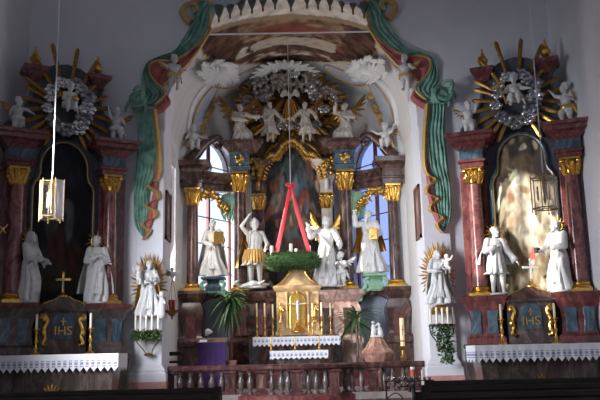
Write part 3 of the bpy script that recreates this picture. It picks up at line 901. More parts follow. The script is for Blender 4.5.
# ================================================================ FURNISHING BUILDERS
def capital(mb, x, y, z0, z1, r, square=True, rt=None):
    """gilt capital: bell, two tiers of curling leaves, corner volutes and abacus"""
    h = z1 - z0; rt = rt or r * 1.5
    mb.lathe([(r * 1.04, z0), (r * 1.12, z0 + .04 * h), (r * .98, z0 + .10 * h), (r * 1.0, z0 + .6 * h), (r * 1.25, z0 + .86 * h)], (x, y, 0), 16)
    for tier, (b, t, nn) in enumerate(((.08, .48, 8), (.30, .72, 8))):
        for k in range(nn):
            a = 2 * PI * (k + .5 * tier) / nn; d = V(math.cos(a), math.sin(a), 0)
            P = [V(x, y, z0 + b * h) + d * r * 1.0, V(x, y, z0 + (b + t) / 2 * h) + d * r * 1.14, V(x, y, z0 + t * h) + d * r * 1.32, V(x, y, z0 + (t + .04) * h) + d * r * 1.52, V(x, y, z0 + (t - .05) * h) + d * r * 1.56]
            mb.tube(P, [r * .18, r * .26, r * .22, r * .14, r * .06], 6)
    for sx in (-1, 1):
        for sy in (-1, 1):
            c = V(x + sx * r * 1.22, y + sy * r * 1.22, z0 + .80 * h)
            mb.ell(c, (r * .34, r * .34, r * .34), 8, 6)
            mb.tube([V(x + sx * r * .7, y + sy * r * .7, z0 + .5 * h), V(x + sx * r * 1.0, y + sy * r * 1.0, z0 + .74 * h), c + V(0, 0, r * .3)], [r * .12, r * .16, r * .12], 6)
    rnd = random.Random(5)
    for k in range(46):
        a = rnd.uniform(0, 2 * PI); t = rnd.random(); q = r * (1.12 + .45 * t); c = V(x + math.cos(a) * q, y + math.sin(a) * q, z0 + (.12 + .78 * t) * h)
        mb.ell(c, (r * .15, r * .13, r * rnd.uniform(.12, .24)), 6, 4)
    mb.box(x - rt, y - rt, z0 + .9 * h, x + rt, y + rt, z1)

def column(root, x, y, z0, z1, r, shaft_mat, cap_h, M, base_mat=None, taper=.88):
    zb = z0 + .20
    c = MB(M); c.mould([(x - r * 1.45, y - r * 1.45), (x + r * 1.45, y - r * 1.45), (x + r * 1.45, y + r * 1.45), (x - r * 1.45, y + r * 1.45)], [(0, z0), (0, z0 + .06), (-.01, z0 + .065)])
    c.lathe([(r * 1.4, z0 + .06), (r * 1.45, z0 + .085), (r * 1.3, z0 + .115), (r * 1.15, z0 + .13), (r * 1.28, z0 + .155), (r * 1.25, z0 + .18), (r * 1.02, zb + .01)], (x, y, 0), 20)
    b = c.build('column_base', base_mat or GOLD, root)
    P = []
    for k in range(13):
        t = k / 12; P.append((r * lerp(1, taper, t ** 1.6), lerp(zb, z1 - cap_h + .01, t)))
    s = MB(M).lathe(P, (x, y, 0), 24).build('column_shaft', shaft_mat, root)
    c = MB(M); capital(c, x, y, z1 - cap_h, z1, r * taper); k = c.build('capital', GOLD, root)
    return b, s, k

def candlestick(name, label, loc, h_stick, h_candle, group=None, r=.05, mat=None, wax=None):
    o = empty(name, loc, 0, label, 'candlestick', group); M = wm(o)
    k = h_stick; m = MB(M)
    m.lathe([(r * 1.3, 0), (r * 1.35, .02 * k), (r * 1.0, .06 * k), (r * .45, .12 * k), (r * .3, .18 * k), (r * .55, .24 * k), (r * .3, .30 * k), (r * .25, .42 * k), (r * .5, .50 * k), (r * .55, .54 * k), (r * .28, .60 * k), (r * .24, .80 * k), (r * .5, .88 * k), (r * .3, .92 * k), (r * .9, .97 * k), (r * .95, k), (r * .2, k)], n=14)
    m.build('stick', mat or GOLD, o)
    m = MB(M); cr = min(.024, r * .45); m.lathe([(cr, k - .01), (cr, k + h_candle * .97), (cr * .7, k + h_candle), (.002, k + h_candle)], n=12); cn = m.build('candle', wax or WAX, o)
    m = MB(M); m.tube([(0, 0, k + h_candle - .005), (.002, 0, k + h_candle + .012)], .003, 5); m.build('wick', IRON, cn)
    return o

def altar_cross(label, loc, h, mat, stem=None, fig=True, name='altar_cross'):
    o = empty(name, loc, 0, label, 'cross'); M = wm(o)
    m = MB(M); m.lathe([(.10 * h / .5, 0), (.10 * h / .5, .02), (.06 * h / .5, .05), (.02 * h / .5, .08 * h / .5), (.03 * h / .5, .11 * h / .5), (.015, .15 * h / .5)], n=12, sx=1.1, sy=.9)
    m.build('foot', stem or mat, o)
    m = MB(M); w = .022; m.box(-w, -.012, .12 * h, w, .012, h); m.box(-.27 * h, -.0125, .68 * h, .27 * h, .0125, .68 * h + 2 * w)
    for q in ((0, h), (-.27 * h, .68 * h + w), (.27 * h, .68 * h + w)): m.ell((q[0], 0, q[1]), (w * 1.4, .016, w * 1.4), 8, 6)
    m.build('cross', mat, o)
    if fig:
        m = MB(M); a = .70 * h
        m.chain([(0, -.03, a), (0, -.032, .50 * h), (.005, -.03, .30 * h)], [.018 * h / .5, .016 * h / .5, .010 * h / .5], 7)
        for q in (-1, 1): m.cap((0, -.03, a - .01), (q * .22 * h, -.02, .70 * h + w), .010 * h / .5, .007 * h / .5, 6)
        m.ell((.005, -.04, a + .05 * h), (.018 * h / .5, .018 * h / .5, .022 * h / .5), 8, 6); m.build('corpus', STATUE if mat is GOLD else GOLD, o)
    return o

def lace_cloth(name, label, cat, M, hw, y0, y1, z, drop, tooth, mat, parent=None, corner=.05):
    """cloth over a table top: flat field, hanging hem with pointed scallops at front and ends"""
    o = empty(name, M @ V(0, (y0 + y1) / 2, z), 0, label, cat)
    o.matrix_basis = Matrix.Translation(M @ V(0, (y0 + y1) / 2, z)) @ M.to_3x3().to_4x4()
    m = MB(M); th = .012
    m.box(-hw, y0, z, hw, y1, z + th)
    m.build('table_field', mat, o, bevel=.004)
    def hem(f, L, n):
        nn = n * 6; G = []
        for i in range(nn + 1):
            s = L * (i / nn - .5); ph = (i % 6) / 6; zz = -drop + tooth * abs(2 * ph - 1) if i % 6 else -drop + tooth
            wv = .012 * math.sin(i * .55)
            G.append([f(s, q, wv) for q in (0, zz * .25, zz * .5, zz * .75, zz)])
        return G
    g = hem(lambda s, q, w: V(s, y0 - .012 + w * (-q / drop), z + th + q), 2 * hw + .02, max(6, round(2 * hw / .13)))
    m = MB(M); m.slab(g, V(0, .008, 0)); m.build('front_hem', mat, o, smooth=60)
    for q in (-1, 1):
        g = hem(lambda s, k, w: V(q * (hw + .012 + w * .3), (y0 + y1) / 2 + s, z + th + k), y1 - y0, max(3, round((y1 - y0) / .13)))
        m = MB(M); m.slab(g, V(-q * .008, 0, 0)); m.build('end_hem', mat, o, smooth=60)
    return o

def text_mesh(txt, M, size, depth, mat, name, parent):
    c = bpy.data.curves.new('t', 'FONT'); c.body = txt; c.size = size; c.extrude = depth; c.align_x = 'CENTER'
    o = bpy.data.objects.new('t', c); COL.objects.link(o)
    bpy.context.view_layer.update()
    me = bpy.data.meshes.new_from_object(o.evaluated_get(bpy.context.evaluated_depsgraph_get()))
    bpy.data.objects.remove(o); bpy.data.curves.remove(c)
    me.transform(wm(parent).inverted() @ M @ Matrix.Rotation(PI / 2, 4, 'X'))
    me.name = name; me.materials.clear(); me.materials.append(mat)
    q = bpy.data.objects.new(name, me); COL.objects.link(q); q.parent = parent
    return q

def cloudlump(mb, c, r, rnd, k=6):
    mb.ell(c, (r, r * .6, r * .8), 9, 6)
    for i in range(k):
        a = 2 * PI * i / k + rnd.uniform(-.3, .3)
        mb.ell(Vector(c) + V(math.cos(a) * r * .75, -.35 * r + rnd.uniform(-.2, .1) * r, math.sin(a) * r * .6), (r * .5, r * .42, r * .45), 8, 5)
    # curled ridge
    mb.tube([Vector(c) + V(math.cos(a) * r * (.75 - .07 * a), -.75 * r, math.sin(a) * r * (.6 - .05 * a)) for a in [q * .6 for q in range(10)]], r * .16, 6)

# ================================================================ SIDE ALTARS
DULLSILVER = plain('dull_silvering', (.40, .40, .43), .3, .9, c2=(.16, .16, .18), scale=9, bmp=.4)
LACE = lacemat('lace_linen', -.11, -.235)
LACE2 = lacemat('small_lace_linen', -.05, -.14)
def side_altar(side, Lp, Rp, paint):
    ang = math.atan2(Rp.y - Lp.y, Rp.x - Lp.x); mid = (Lp + Rp) / 2
    wd = 'left' if side < 0 else 'right'; dark = 'dim' if side < 0 else 'sunlit'
    CX = (Rp - Lp).length / 2
    root = empty('side_altar_retable', (mid.x, mid.y, 0), ang, 'red marble side altar retable standing %s of the chancel arch with a %s painting' % (wd, dark), 'altar', 'side altar retables')
    M = wm(root)
    gz = lambda px, py, yy=0: at(px, py, (M @ V(0, yy, 0)).y).z
    ZL, ZC0, ZC1, ZT = 2.34, 4.86, 5.28, 6.08
    m = MB(M); m.box(-1.46, -.28, 0, 1.46, .62, 1.18); m.mould([(-1.46, -.28), (1.46, -.28), (1.46, .62), (-1.46, .62)], [(0, 1.20), (.03, 1.22), (.03, 1.28), (0, 1.30)])
    m.build('plinth', GREYM, root, bevel=.01)
    # pedestals with curving sides
    for s in (-1, 1):
        x0, x1 = sorted((s * .56, s * 1.38)); prof = [(-.02, 1.28), (.02, 1.30), (.02, 1.42), (-.05, 1.48), (-.07, 1.75), (-.04, 2.0), (.03, 2.14), (.03, 2.17), (.07, 2.24), (.09, 2.30), (.09, ZL)]
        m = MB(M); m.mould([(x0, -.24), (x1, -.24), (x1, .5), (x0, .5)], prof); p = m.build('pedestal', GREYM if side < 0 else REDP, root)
        for cx in (.32, .76):
            xx = x0 + cx * (x1 - x0) if s > 0 else x1 - cx * (x1 - x0)
            hw = .125
            m = MB(M); m.plate([(xx - hw, 1.52), (xx + hw, 1.52), (xx + hw * .8, 1.75), (xx + hw, 2.02), (xx + .05, 2.08), (xx - .05, 2.08), (xx - hw, 2.02), (xx - hw * .8, 1.75)], -.215, -.16); m.build('inset_panel', TEALM, p, smooth=0, bevel=.006)
        m = MB(M); m.mould([(x0 - .02, -.26), (x1 + .02, -.26), (x1 + .02, .5), (x0 - .02, .5)], [(.05, 2.24), (.09, 2.29), (.09, ZL), (0, ZL + .02)]); m.build('ledge', REDP, p)
    # tabernacle niche with the monogram
    m = MB(M); m.mould([(-.5, -.22), (.5, -.22), (.5, .4), (-.5, .4)], [(0, 1.28), (0, 2.15), (.05, 2.20), (.03, 2.26)]); m.build('tabernacle', GREYM, root, smooth=0)
    m = MB(M); m.plate([(-.22, 1.60), (.22, 1.60), (.22, 2.02)] + [(.22 * math.cos(a), 2.02 + .11 * math.sin(a)) for a in [PI * k / 10 for k in range(1, 10)]] + [(-.22, 2.02)], -.25, -.2); pl = m.build('monogram_panel', TEALM, root, smooth=0)
    text_mesh('IHS', M @ Matrix.Translation((0, -.256, 1.68)), .27, .012, GOLD, 'monogram', pl)
    m = MB(M); m.box(-.012, -.262, 1.885, .012, -.25, 2.05); m.box(-.05, -.262, 1.96, .05, -.25, 1.982); m.build('small_cross', GOLD, pl, smooth=0)
    for s in (-1, 1):
        m = MB(M); m.tube(smoothpath([V(s * .34, -.26, 1.46), V(s * .42, -.27, 1.5), V(s * .38, -.27, 1.62), V(s * .40, -.27, 1.8), V(s * .34, -.27, 1.98), V(s * .42, -.27, 2.1), V(s * .46, -.26, 2.02)]), .04, 7)
        m.ell((s * .41, -.29, 1.72), (.05, .05, .09), 8, 6); m.ell((s * .40, -.29, 2.02), (.06, .05, .07), 8, 6); m.build('gilt_scroll', GOLD, root)
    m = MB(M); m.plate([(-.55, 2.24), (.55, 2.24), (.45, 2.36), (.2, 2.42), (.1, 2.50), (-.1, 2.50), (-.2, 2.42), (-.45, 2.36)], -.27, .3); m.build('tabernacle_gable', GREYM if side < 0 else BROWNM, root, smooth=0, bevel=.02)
    m = MB(M)
    for s in (-1, 1): m.tube(smoothpath([V(s * .5, -.28, 2.28), V(s * .38, -.28, 2.37), V(s * .2, -.28, 2.43), V(s * .1, -.28, 2.50)]), .014, 6)
    m.build('gable_trim', GOLD, root)
    # pilasters, columns, entablature blocks
    for s in (-1, 1):
        x0, x1 = sorted((s * .80, s * 1.42))
        m = MB(M); m.box(x0, .16, ZL, x1, .5, ZC1); m.build('pilaster', REDP, root, smooth=0, bevel=.012)
        column(root, s * CX, -.02, ZL + .02, ZC1, .165, REDM, .37, M, GOLD)
        plan = [(s * CX - .27, -.26), (s * CX + .27, -.26), (s * CX + .27, .5), (s * CX - .27, .5)]
        m = MB(M); m.mould(plan, [(.0, ZC1), (.0, ZC1 + .10), (.04, ZC1 + .12), (.04, ZC1 + .17), (0, ZC1 + .19)]); m.build('architrave', REDP, root)
        m = MB(M); m.mould(plan, [(-.005, ZC1 + .18), (-.005, ZC1 + .42)]); m.build('frieze', TEALM, root, smooth=0)
        m = MB(M); m.mould(plan, [(0, ZC1 + .41), (.03, ZC1 + .46), (.08, ZC1 + .52), (.10, ZC1 + .56), (.20, ZC1 + .60), (.22, ZC1 + .68), (.26, ZC1 + .70), (.28, ZC1 + .76), (.28, ZT - .02), (.1, ZT)]); m.build('cornice', REDP, root)
    # back panel and painting with an arched head
    head_ = [(.70, 4.92), (.66, 5.06), (.58, 5.16), (.545, 5.30)] + [(.545 * math.cos(a), 5.42 + .62 * math.sin(a)) for a in [PI * .5 * k / 9 for k in range(0, 10)]]
    outl = [(.70, ZL)] + head_; full = outl + [(-x, z) for x, z in outl[::-1][1:]]
    m = MB(M); m.plate([(-.86, ZL), (.86, ZL), (.86, 5.3), (.80, 6.0), (.55, 6.35), (-.55, 6.35), (-.80, 6.0), (-.86, 5.3)], .22, .5); m.build('back_panel', DARKM, root, smooth=0)
    G = []
    for i in range(61):
        u = -.70 + 1.40 * i / 60; ztop = 6.04
        a = abs(u)
        if a > .699: zt = 4.92
        elif a > .545: zt = np_interp(a, [(.545, 5.30), (.58, 5.16), (.66, 5.06), (.70, 4.92)])
        else: zt = 5.42 + .62 * math.sqrt(max(0, 1 - (a / .545) ** 2))
        G.append([M @ V(u, .20, ZL + (zt - ZL) * j / 110) for j in range(111)])
    paint_grid('altar_painting', G, paint, CANVAS, root)
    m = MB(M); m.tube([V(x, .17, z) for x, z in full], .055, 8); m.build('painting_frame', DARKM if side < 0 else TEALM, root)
    m = MB(M); m.tube([V(x * .955, .135, z - .02 if z > 5 else z) for x, z in full], .014, 6); m.build('frame_gilding', GOLD, root)
    # gable with volutes, red horns, rays and the cloud wreath
    sil = [(1.22, 6.05), (1.04, 6.35), (.86, 6.75), (.76, 7.2), (.74, 7.55), (.55, 7.72), (.30, 7.86), (0, 7.92)]
    m = MB(M); m.plate(sil + [(-x, z) for x, z in sil[::-1][1:]], .22, .46); m.build('gable', DARKM, root, smooth=0)
    for s in (-1, 1):
        m = MB(M); m.tube(smoothpath([V(s * .84, .2, 7.45), V(s * .77, .2, 7.2), V(s * .84, .2, 6.85), V(s * 1.0, .2, 6.55), V(s * 1.2, .2, 6.40), V(s * 1.30, .2, 6.26), V(s * 1.18, .2, 6.16), V(s * 1.12, .2, 6.26)]), .05, 8); m.build('volute', DARKM, root)
        m = MB(M); cx = s * .72; m.mould([(cx - .15, .1), (cx + .15, .1), (cx + .15, .44), (cx - .15, .44)], [(-.05, 7.40), (0, 7.48), (.03, 7.56), (.10, 7.60), (.13, 7.66), (.13, 7.72), (0, 7.74)]); m.build('horn_cornice', REDP, root)
    C = V(0, .12, 6.82); rnd = random.Random(11)
    angs = [(PI * .5 + q * .30, 1.52 if abs(q) < 3 else 1.25) for q in (-2.6, -1.3, -.15, .6, 2.0, 3.0)]
    angs = [(R(d), l) for d, l in ((146, 1.05), (124, 1.38), (104, 1.52), (82, 1.46), (62, 1.40), (46, 1.05), (24, .98), (8, .98), (-8, 1.0), (-24, 1.04), (-38, 1.12), (-50, 1.2), (-62, 1.0), (-118, 1.0), (-130, 1.2), (-142, 1.12), (-156, 1.04), (-172, 1.0), (172, .98), (156, .98))]
    for a, l in angs:
        d = V(math.cos(a), 0, math.sin(a)); s_ = V(-d.z, 0, d.x); G = []
        for k in range(5):
            t = k / 4; w = .034 + .016 * t
            G.append([C + d * lerp(.38, l, t) - s_ * w, C + d * lerp(.38, l, t) + V(0, -.02, 0), C + d * lerp(.38, l, t) + s_ * w])
        tip = C + d * (l + .06)
        G.append([tip - s_ * .004, tip + V(0, -.01, 0), tip + s_ * .004])
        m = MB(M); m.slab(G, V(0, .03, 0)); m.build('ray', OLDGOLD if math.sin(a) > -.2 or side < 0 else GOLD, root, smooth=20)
    for k in range(15):
        a = 2 * PI * k / 15; m = MB(M); cloudlump(m, C + V(math.cos(a) * .42 + rnd.uniform(-.05, .05), -.10, math.sin(a) * .58 + rnd.uniform(-.06, .06)), rnd.uniform(.13, .19), rnd); m.build('cloud', SILVER if rnd.random() < .5 else DULLSILVER, root)
    return root, M, CX

def np_interp(x, tab):
    for (a, b), (c, d) in zip(tab, tab[1:]):
        if a <= x <= c: return b + (d - b) * (x - a) / (c - a)
    return tab[-1][1]

def bits(n, seed, pal, r0=.03, r1=.09):
    q = random.Random(seed); return [(q.random(), q.random(), q.uniform(r0, r1) * 1.5, q.uniform(r0, r1), q.choice(pal)) for _ in range(n)]
darkpaint = blobs((.012, .013, .017), [(.5, .18, .35, .10, (.045, .035, .02)), (.42, .35, .12, .12, (.06, .025, .018)), (.36, .52, .10, .08, (.06, .05, .045)), (.62, .50, .08, .12, (.085, .085, .10)), (.55, .60, .07, .05, (.10, .09, .085)), (.70, .30, .12, .10, (.05, .02, .015)), (.25, .25, .10, .12, (.03, .035, .03)), (.5, .82, .3, .1, (.02, .022, .03))], 3.1, .5)
litpaint = blobs((.16, .11, .065), [(.5, .96, .5, .10, (.055, .045, .035)), (.12, .8, .16, .25, (.10, .075, .05)), (.88, .8, .16, .22, (.10, .07, .05)), (.48, .60, .26, .13, (.78, .66, .46)), (.60, .48, .25, .10, (.80, .70, .52)), (.35, .50, .16, .10, (.55, .42, .28)), (.72, .62, .14, .10, (.62, .50, .34)), (.60, .34, .11, .10, (.72, .62, .46)), (.55, .245, .055, .05, (.55, .13, .09)), (.53, .20, .06, .03, (.75, .68, .58)), (.28, .32, .16, .14, (.36, .30, .20)), (.82, .36, .14, .14, (.42, .34, .22)), (.5, .10, .35, .10, (.34, .27, .16)), (.2, .14, .16, .10, (.25, .24, .13)), (.40, .68, .10, .06, (.85, .78, .62)), (.30, .62, .07, .07, (.40, .20, .12))] + [b for b in bits(46, 4, [(.30, .22, .13), (.62, .50, .34), (.20, .14, .08), (.48, .30, .18), (.70, .60, .44), (.13, .11, .07), (.38, .36, .24)], .02, .055) if abs(b[0] - .55) > .1 or b[1] > .3], 8.4, .6, fs=7)

ALT = {}
for side, Lp, Rp, pf in ((-1, at(12, 300, 17.05), at(108, 300, 18.05), darkpaint), (1, at(482, 300, 18.0), at(582, 297, 17.2), litpaint)):
    ALT[side] = side_altar(side, V(Lp.x, Lp.y, 0), V(Rp.x, Rp.y, 0), pf)
    root, M, CX = ALT[side]; wd = 'left' if side < 0 else 'right'; ang = root.rotation_euler.z if False else math.atan2(M[1][0], M[0][0])
    pc = at(55 if side < 0 else 538, 357 if side < 0 else 350, 16.0); MT = Matrix.Translation((pc.x, 17.07, 0))
    tb = empty('altar_table', MT @ V(0, -.75, 0), 0, 'grey marble altar table of the %s side altar with a gilt emblem on its front' % wd, 'altar table', 'side altar tables')
    m = MB(MT); m.mould([(-1.17, -1.12), (1.17, -1.12), (1.17, -.40), (-1.17, -.40)], [(0, 0), (.03, .02), (.03, .10), (-.03, .14), (-.06, .3), (-.05, .7), (0, 1.05), (.05, 1.15)]); m.build('body', GREYM, tb)
    m = MB(MT); m.mould([(-1.20, -1.16), (1.20, -1.16), (1.20, -.40), (-1.20, -.40)], [(.02, 1.15), (.04, 1.18), (.04, 1.245), (0, 1.25)]); m.build('tabletop', REDP, tb)
    m = MB(MT); rnd = random.Random(1)
    for k in range(9):
        a = PI * k / 8; m.tube([V(0, -1.17, .46), V(math.cos(a) * .10, -1.2, .46 + math.sin(a) * .12), V(math.cos(a) * .22, -1.19, .46 + math.sin(a) * .24)], [.02, .035, .01], 6)
    m.ell((0, -1.18, .48), (.10, .05, .10), 10, 7); m.ell((-.15, -1.18, .42), (.1, .03, .05), 8, 6); m.ell((.15, -1.18, .42), (.1, .03, .05), 8, 6)
    m.build('gilt_emblem', OLDGOLD, tb)
    lace_cloth('altar_cloth', 'white lace edged cloth over the altar table of the %s side altar' % wd, 'altar cloth', MT, 1.265, -1.225, -.40, 1.252, .34, .09, LACE)
    for s in (-1, 1):
        wh = ('left' if s < 0 else 'right')
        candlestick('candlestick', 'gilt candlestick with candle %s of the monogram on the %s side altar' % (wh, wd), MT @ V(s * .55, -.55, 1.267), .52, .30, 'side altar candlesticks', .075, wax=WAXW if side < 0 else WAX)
        urn = empty('gilt_urn', M @ V(s * .72, .24, 7.74), 0, 'gilt flaming urn on the %s corner of the %s side altar gable' % (wh, wd), 'urn', 'gilt urns')
        U = wm(urn); m = MB(U); m.lathe([(.07, 0), (.08, .02), (.04, .04), (.03, .06), (.08, .10), (.13, .19), (.12, .24), (.055, .28), (.08, .30), (.05, .32)], n=14); m.build('vase', GOLD, urn)
        m = MB(U); m.lathe([(.04, .31), (.05, .36), (.025, .42), (.03, .46), (.004, .53)], n=9); m.build('flame', GOLD, urn)
        if s == 1 or True:
            pass
    altar_cross('gilt altar cross standing on the gable of the left side altar niche' if side < 0 else 'white armed altar cross on a gilt stem above the right side altar niche', M @ V(0 if side < 0 else .06, -.12, 2.50), .52 if side < 0 else .60, GOLD if side < 0 else STATUE, GOLD, fig=side < 0)

# the four side-altar statues
root, M, CX = ALT[-1]; aL = math.atan2(M[1][0], M[0][0])
mkfig('statue', 'white statue of a veiled person with one hand held out beside the left altar painting', 'statue', M @ V(-.72, -.10, 2.36), 1.52, aL + .75,
      dict(rw=(-.03, -.22, .60), re=(-.14, -.07, .62), lw=(.05, -.26, .56), le=(.14, -.08, .62), face=(0, -1, .02)), 'side altar statues', robe_kw=dict(n=10, seed=3), veil=True, halo_n=9)
o, T, P, put = mkfig('statue', 'white robed statue with gilt star halo and crossed hands holding lilies at the left altar', 'statue', M @ V(.72, -.12, 2.36), 1.50, aL - .25,
      dict(lw=(.02, -.13, .70), le=(.15, -.06, .64), rw=(-.03, -.14, .66), re=(-.15, -.05, .62), face=(-.5, -1, -.1), head=(-.01, -.015, .918)), 'side altar statues', robe_kw=dict(n=9, seed=8), halo_n=13, cloak=(STATUE, .15))
m = MB()
for k in range(5): m.tube([V(.06, -.17, .80), V(.16 + .02 * k, -.18, 1.0 - .03 * k), V(.22 + .025 * k, -.18, 1.14 - .07 * k)], [.008, .008, .022], 6)
put(m, 'lilies', STATUE)
root, M, CX = ALT[1]; aR = math.atan2(M[1][0], M[0][0])
mkfig('statue', 'white bare legged statue in a short tunic stretching an arm towards the sunlit painting', 'statue', M @ V(-.68, -.10, 2.36), 1.52, aR + .35,
      dict(lw=(.27, -.06, .50), le=(.17, -.02, .64), rw=(-.02, -.13, .69), re=(-.16, -.05, .64), lk=(.07, -.05, .28), la=(.085, .0, .045), face=(.5, -1, .05), head=(.012, -.012, .918)), 'side altar statues', robe_kw=dict(hem=.30, flare=.25, n=11, seed=5, folds=False), halo_n=13, cloak=(STATUE, .45))
o, T, P, put = mkfig('statue', 'white statue in a long friar habit with gilt halo beside the sunlit painting', 'statue', M @ V(.66, -.10, 2.36), 1.56, aR - .55,
      dict(rw=(-.17, -.16, .60), re=(-.16, -.03, .65), lw=(.0, -.15, .62), le=(.15, -.06, .62), face=(-.5, -1, -.05), head=(-.008, -.012, .918)), 'side altar statues', robe_kw=dict(n=8, seed=12, flare=.12), halo_n=13)
m = MB(); m.box(-.34, -.40, .86, -.26, -.30, .98); m.M = Matrix.Identity(4); put(m, 'book', IRON)

# putti and small figures on the side altars
root, M, CX = ALT[-1]
def on(M, x, y, z): return M @ V(x, y, z)
putto('white putto reaching right from the outer cornice of the left side altar', on(M, -CX - .05, .05, 6.09), .78, aL + .3, dict(lw=(.36, -.10, .66), le=(.22, -.06, .72), rw=(-.25, -.05, .55), re=(-.2, 0, .62), face=(.6, -1, 0), la=(.02, -.02, .05), lk=(.05, -.10, .24)), OLDGOLD, STATUE, 'putti on the left side altar')
putto('white putto with one raised arm on the inner cornice of the left side altar', on(M, CX + .12, .05, 6.09), .84, aL - .3, dict(rw=(-.22, -.05, 1.0), re=(-.2, -.03, .84), lw=(.22, -.12, .55), le=(.2, -.04, .6), face=(.2, -1, 0), lk=(.12, -.14, .28), la=(.12, -.02, .05)), OLDGOLD, STATUE, 'putti on the left side altar')
putto("white figure with a gilt globe seated in the left altar's cloud wreath", on(M, 0, -.14, 6.46), .86, aL, dict(SITL, rw=(-.05, -.22, .5), re=(-.17, -.05, .56), lw=(.14, -.2, .56), le=(.18, -.04, .6)), OLDGOLD, STATUE, 'wreath figures')[3](MB().ell((.06, -.26, .46), .075, 10, 8), 'globe', GOLD)
root, M, CX = ALT[1]
putto('white putto with gilt wings on the inner cornice of the right side altar', on(M, -CX - .05, .05, 6.09), .80, aR + .3, dict(rw=(-.30, -.05, .72), re=(-.22, 0, .70), lw=(.22, -.08, .85), le=(.2, -.02, .74), face=(.3, -1, 0), lk=(.1, -.1, .25)), OLDGOLD, STATUE, 'putti on the right side altar')
putto('white putto lifting an arm on the right side altar outer cornice', on(M, CX + .02, .05, 6.09), .92, aR - .4, dict(rw=(-.30, -.10, .86), re=(-.22, -.06, .74), lw=(.2, -.16, .62), le=(.2, -.03, .6), face=(-.5, -1, .1), rk=(-.1, -.12, .26)), GOLD, GOLD, 'putti on the right side altar')
o, T, P, put = putto("white figure with a slanted gilt cross in the right altar's cloud wreath", on(M, 0, -.14, 6.42), .92, aR, dict(SITL, lw=(.34, -.12, .60), le=(.2, -.03, .64), rw=(-.26, -.16, .56), re=(-.2, -.03, .6)), OLDGOLD, STATUE, 'wreath figures')
m = MB(); m.tube([V(-.16, -.24, .20), V(-.40, -.20, .92)], .022, 6); m.tube([V(-.53, -.2, .62), V(-.20, -.22, .74)], .022, 6); put(m, 'cross', GOLD)

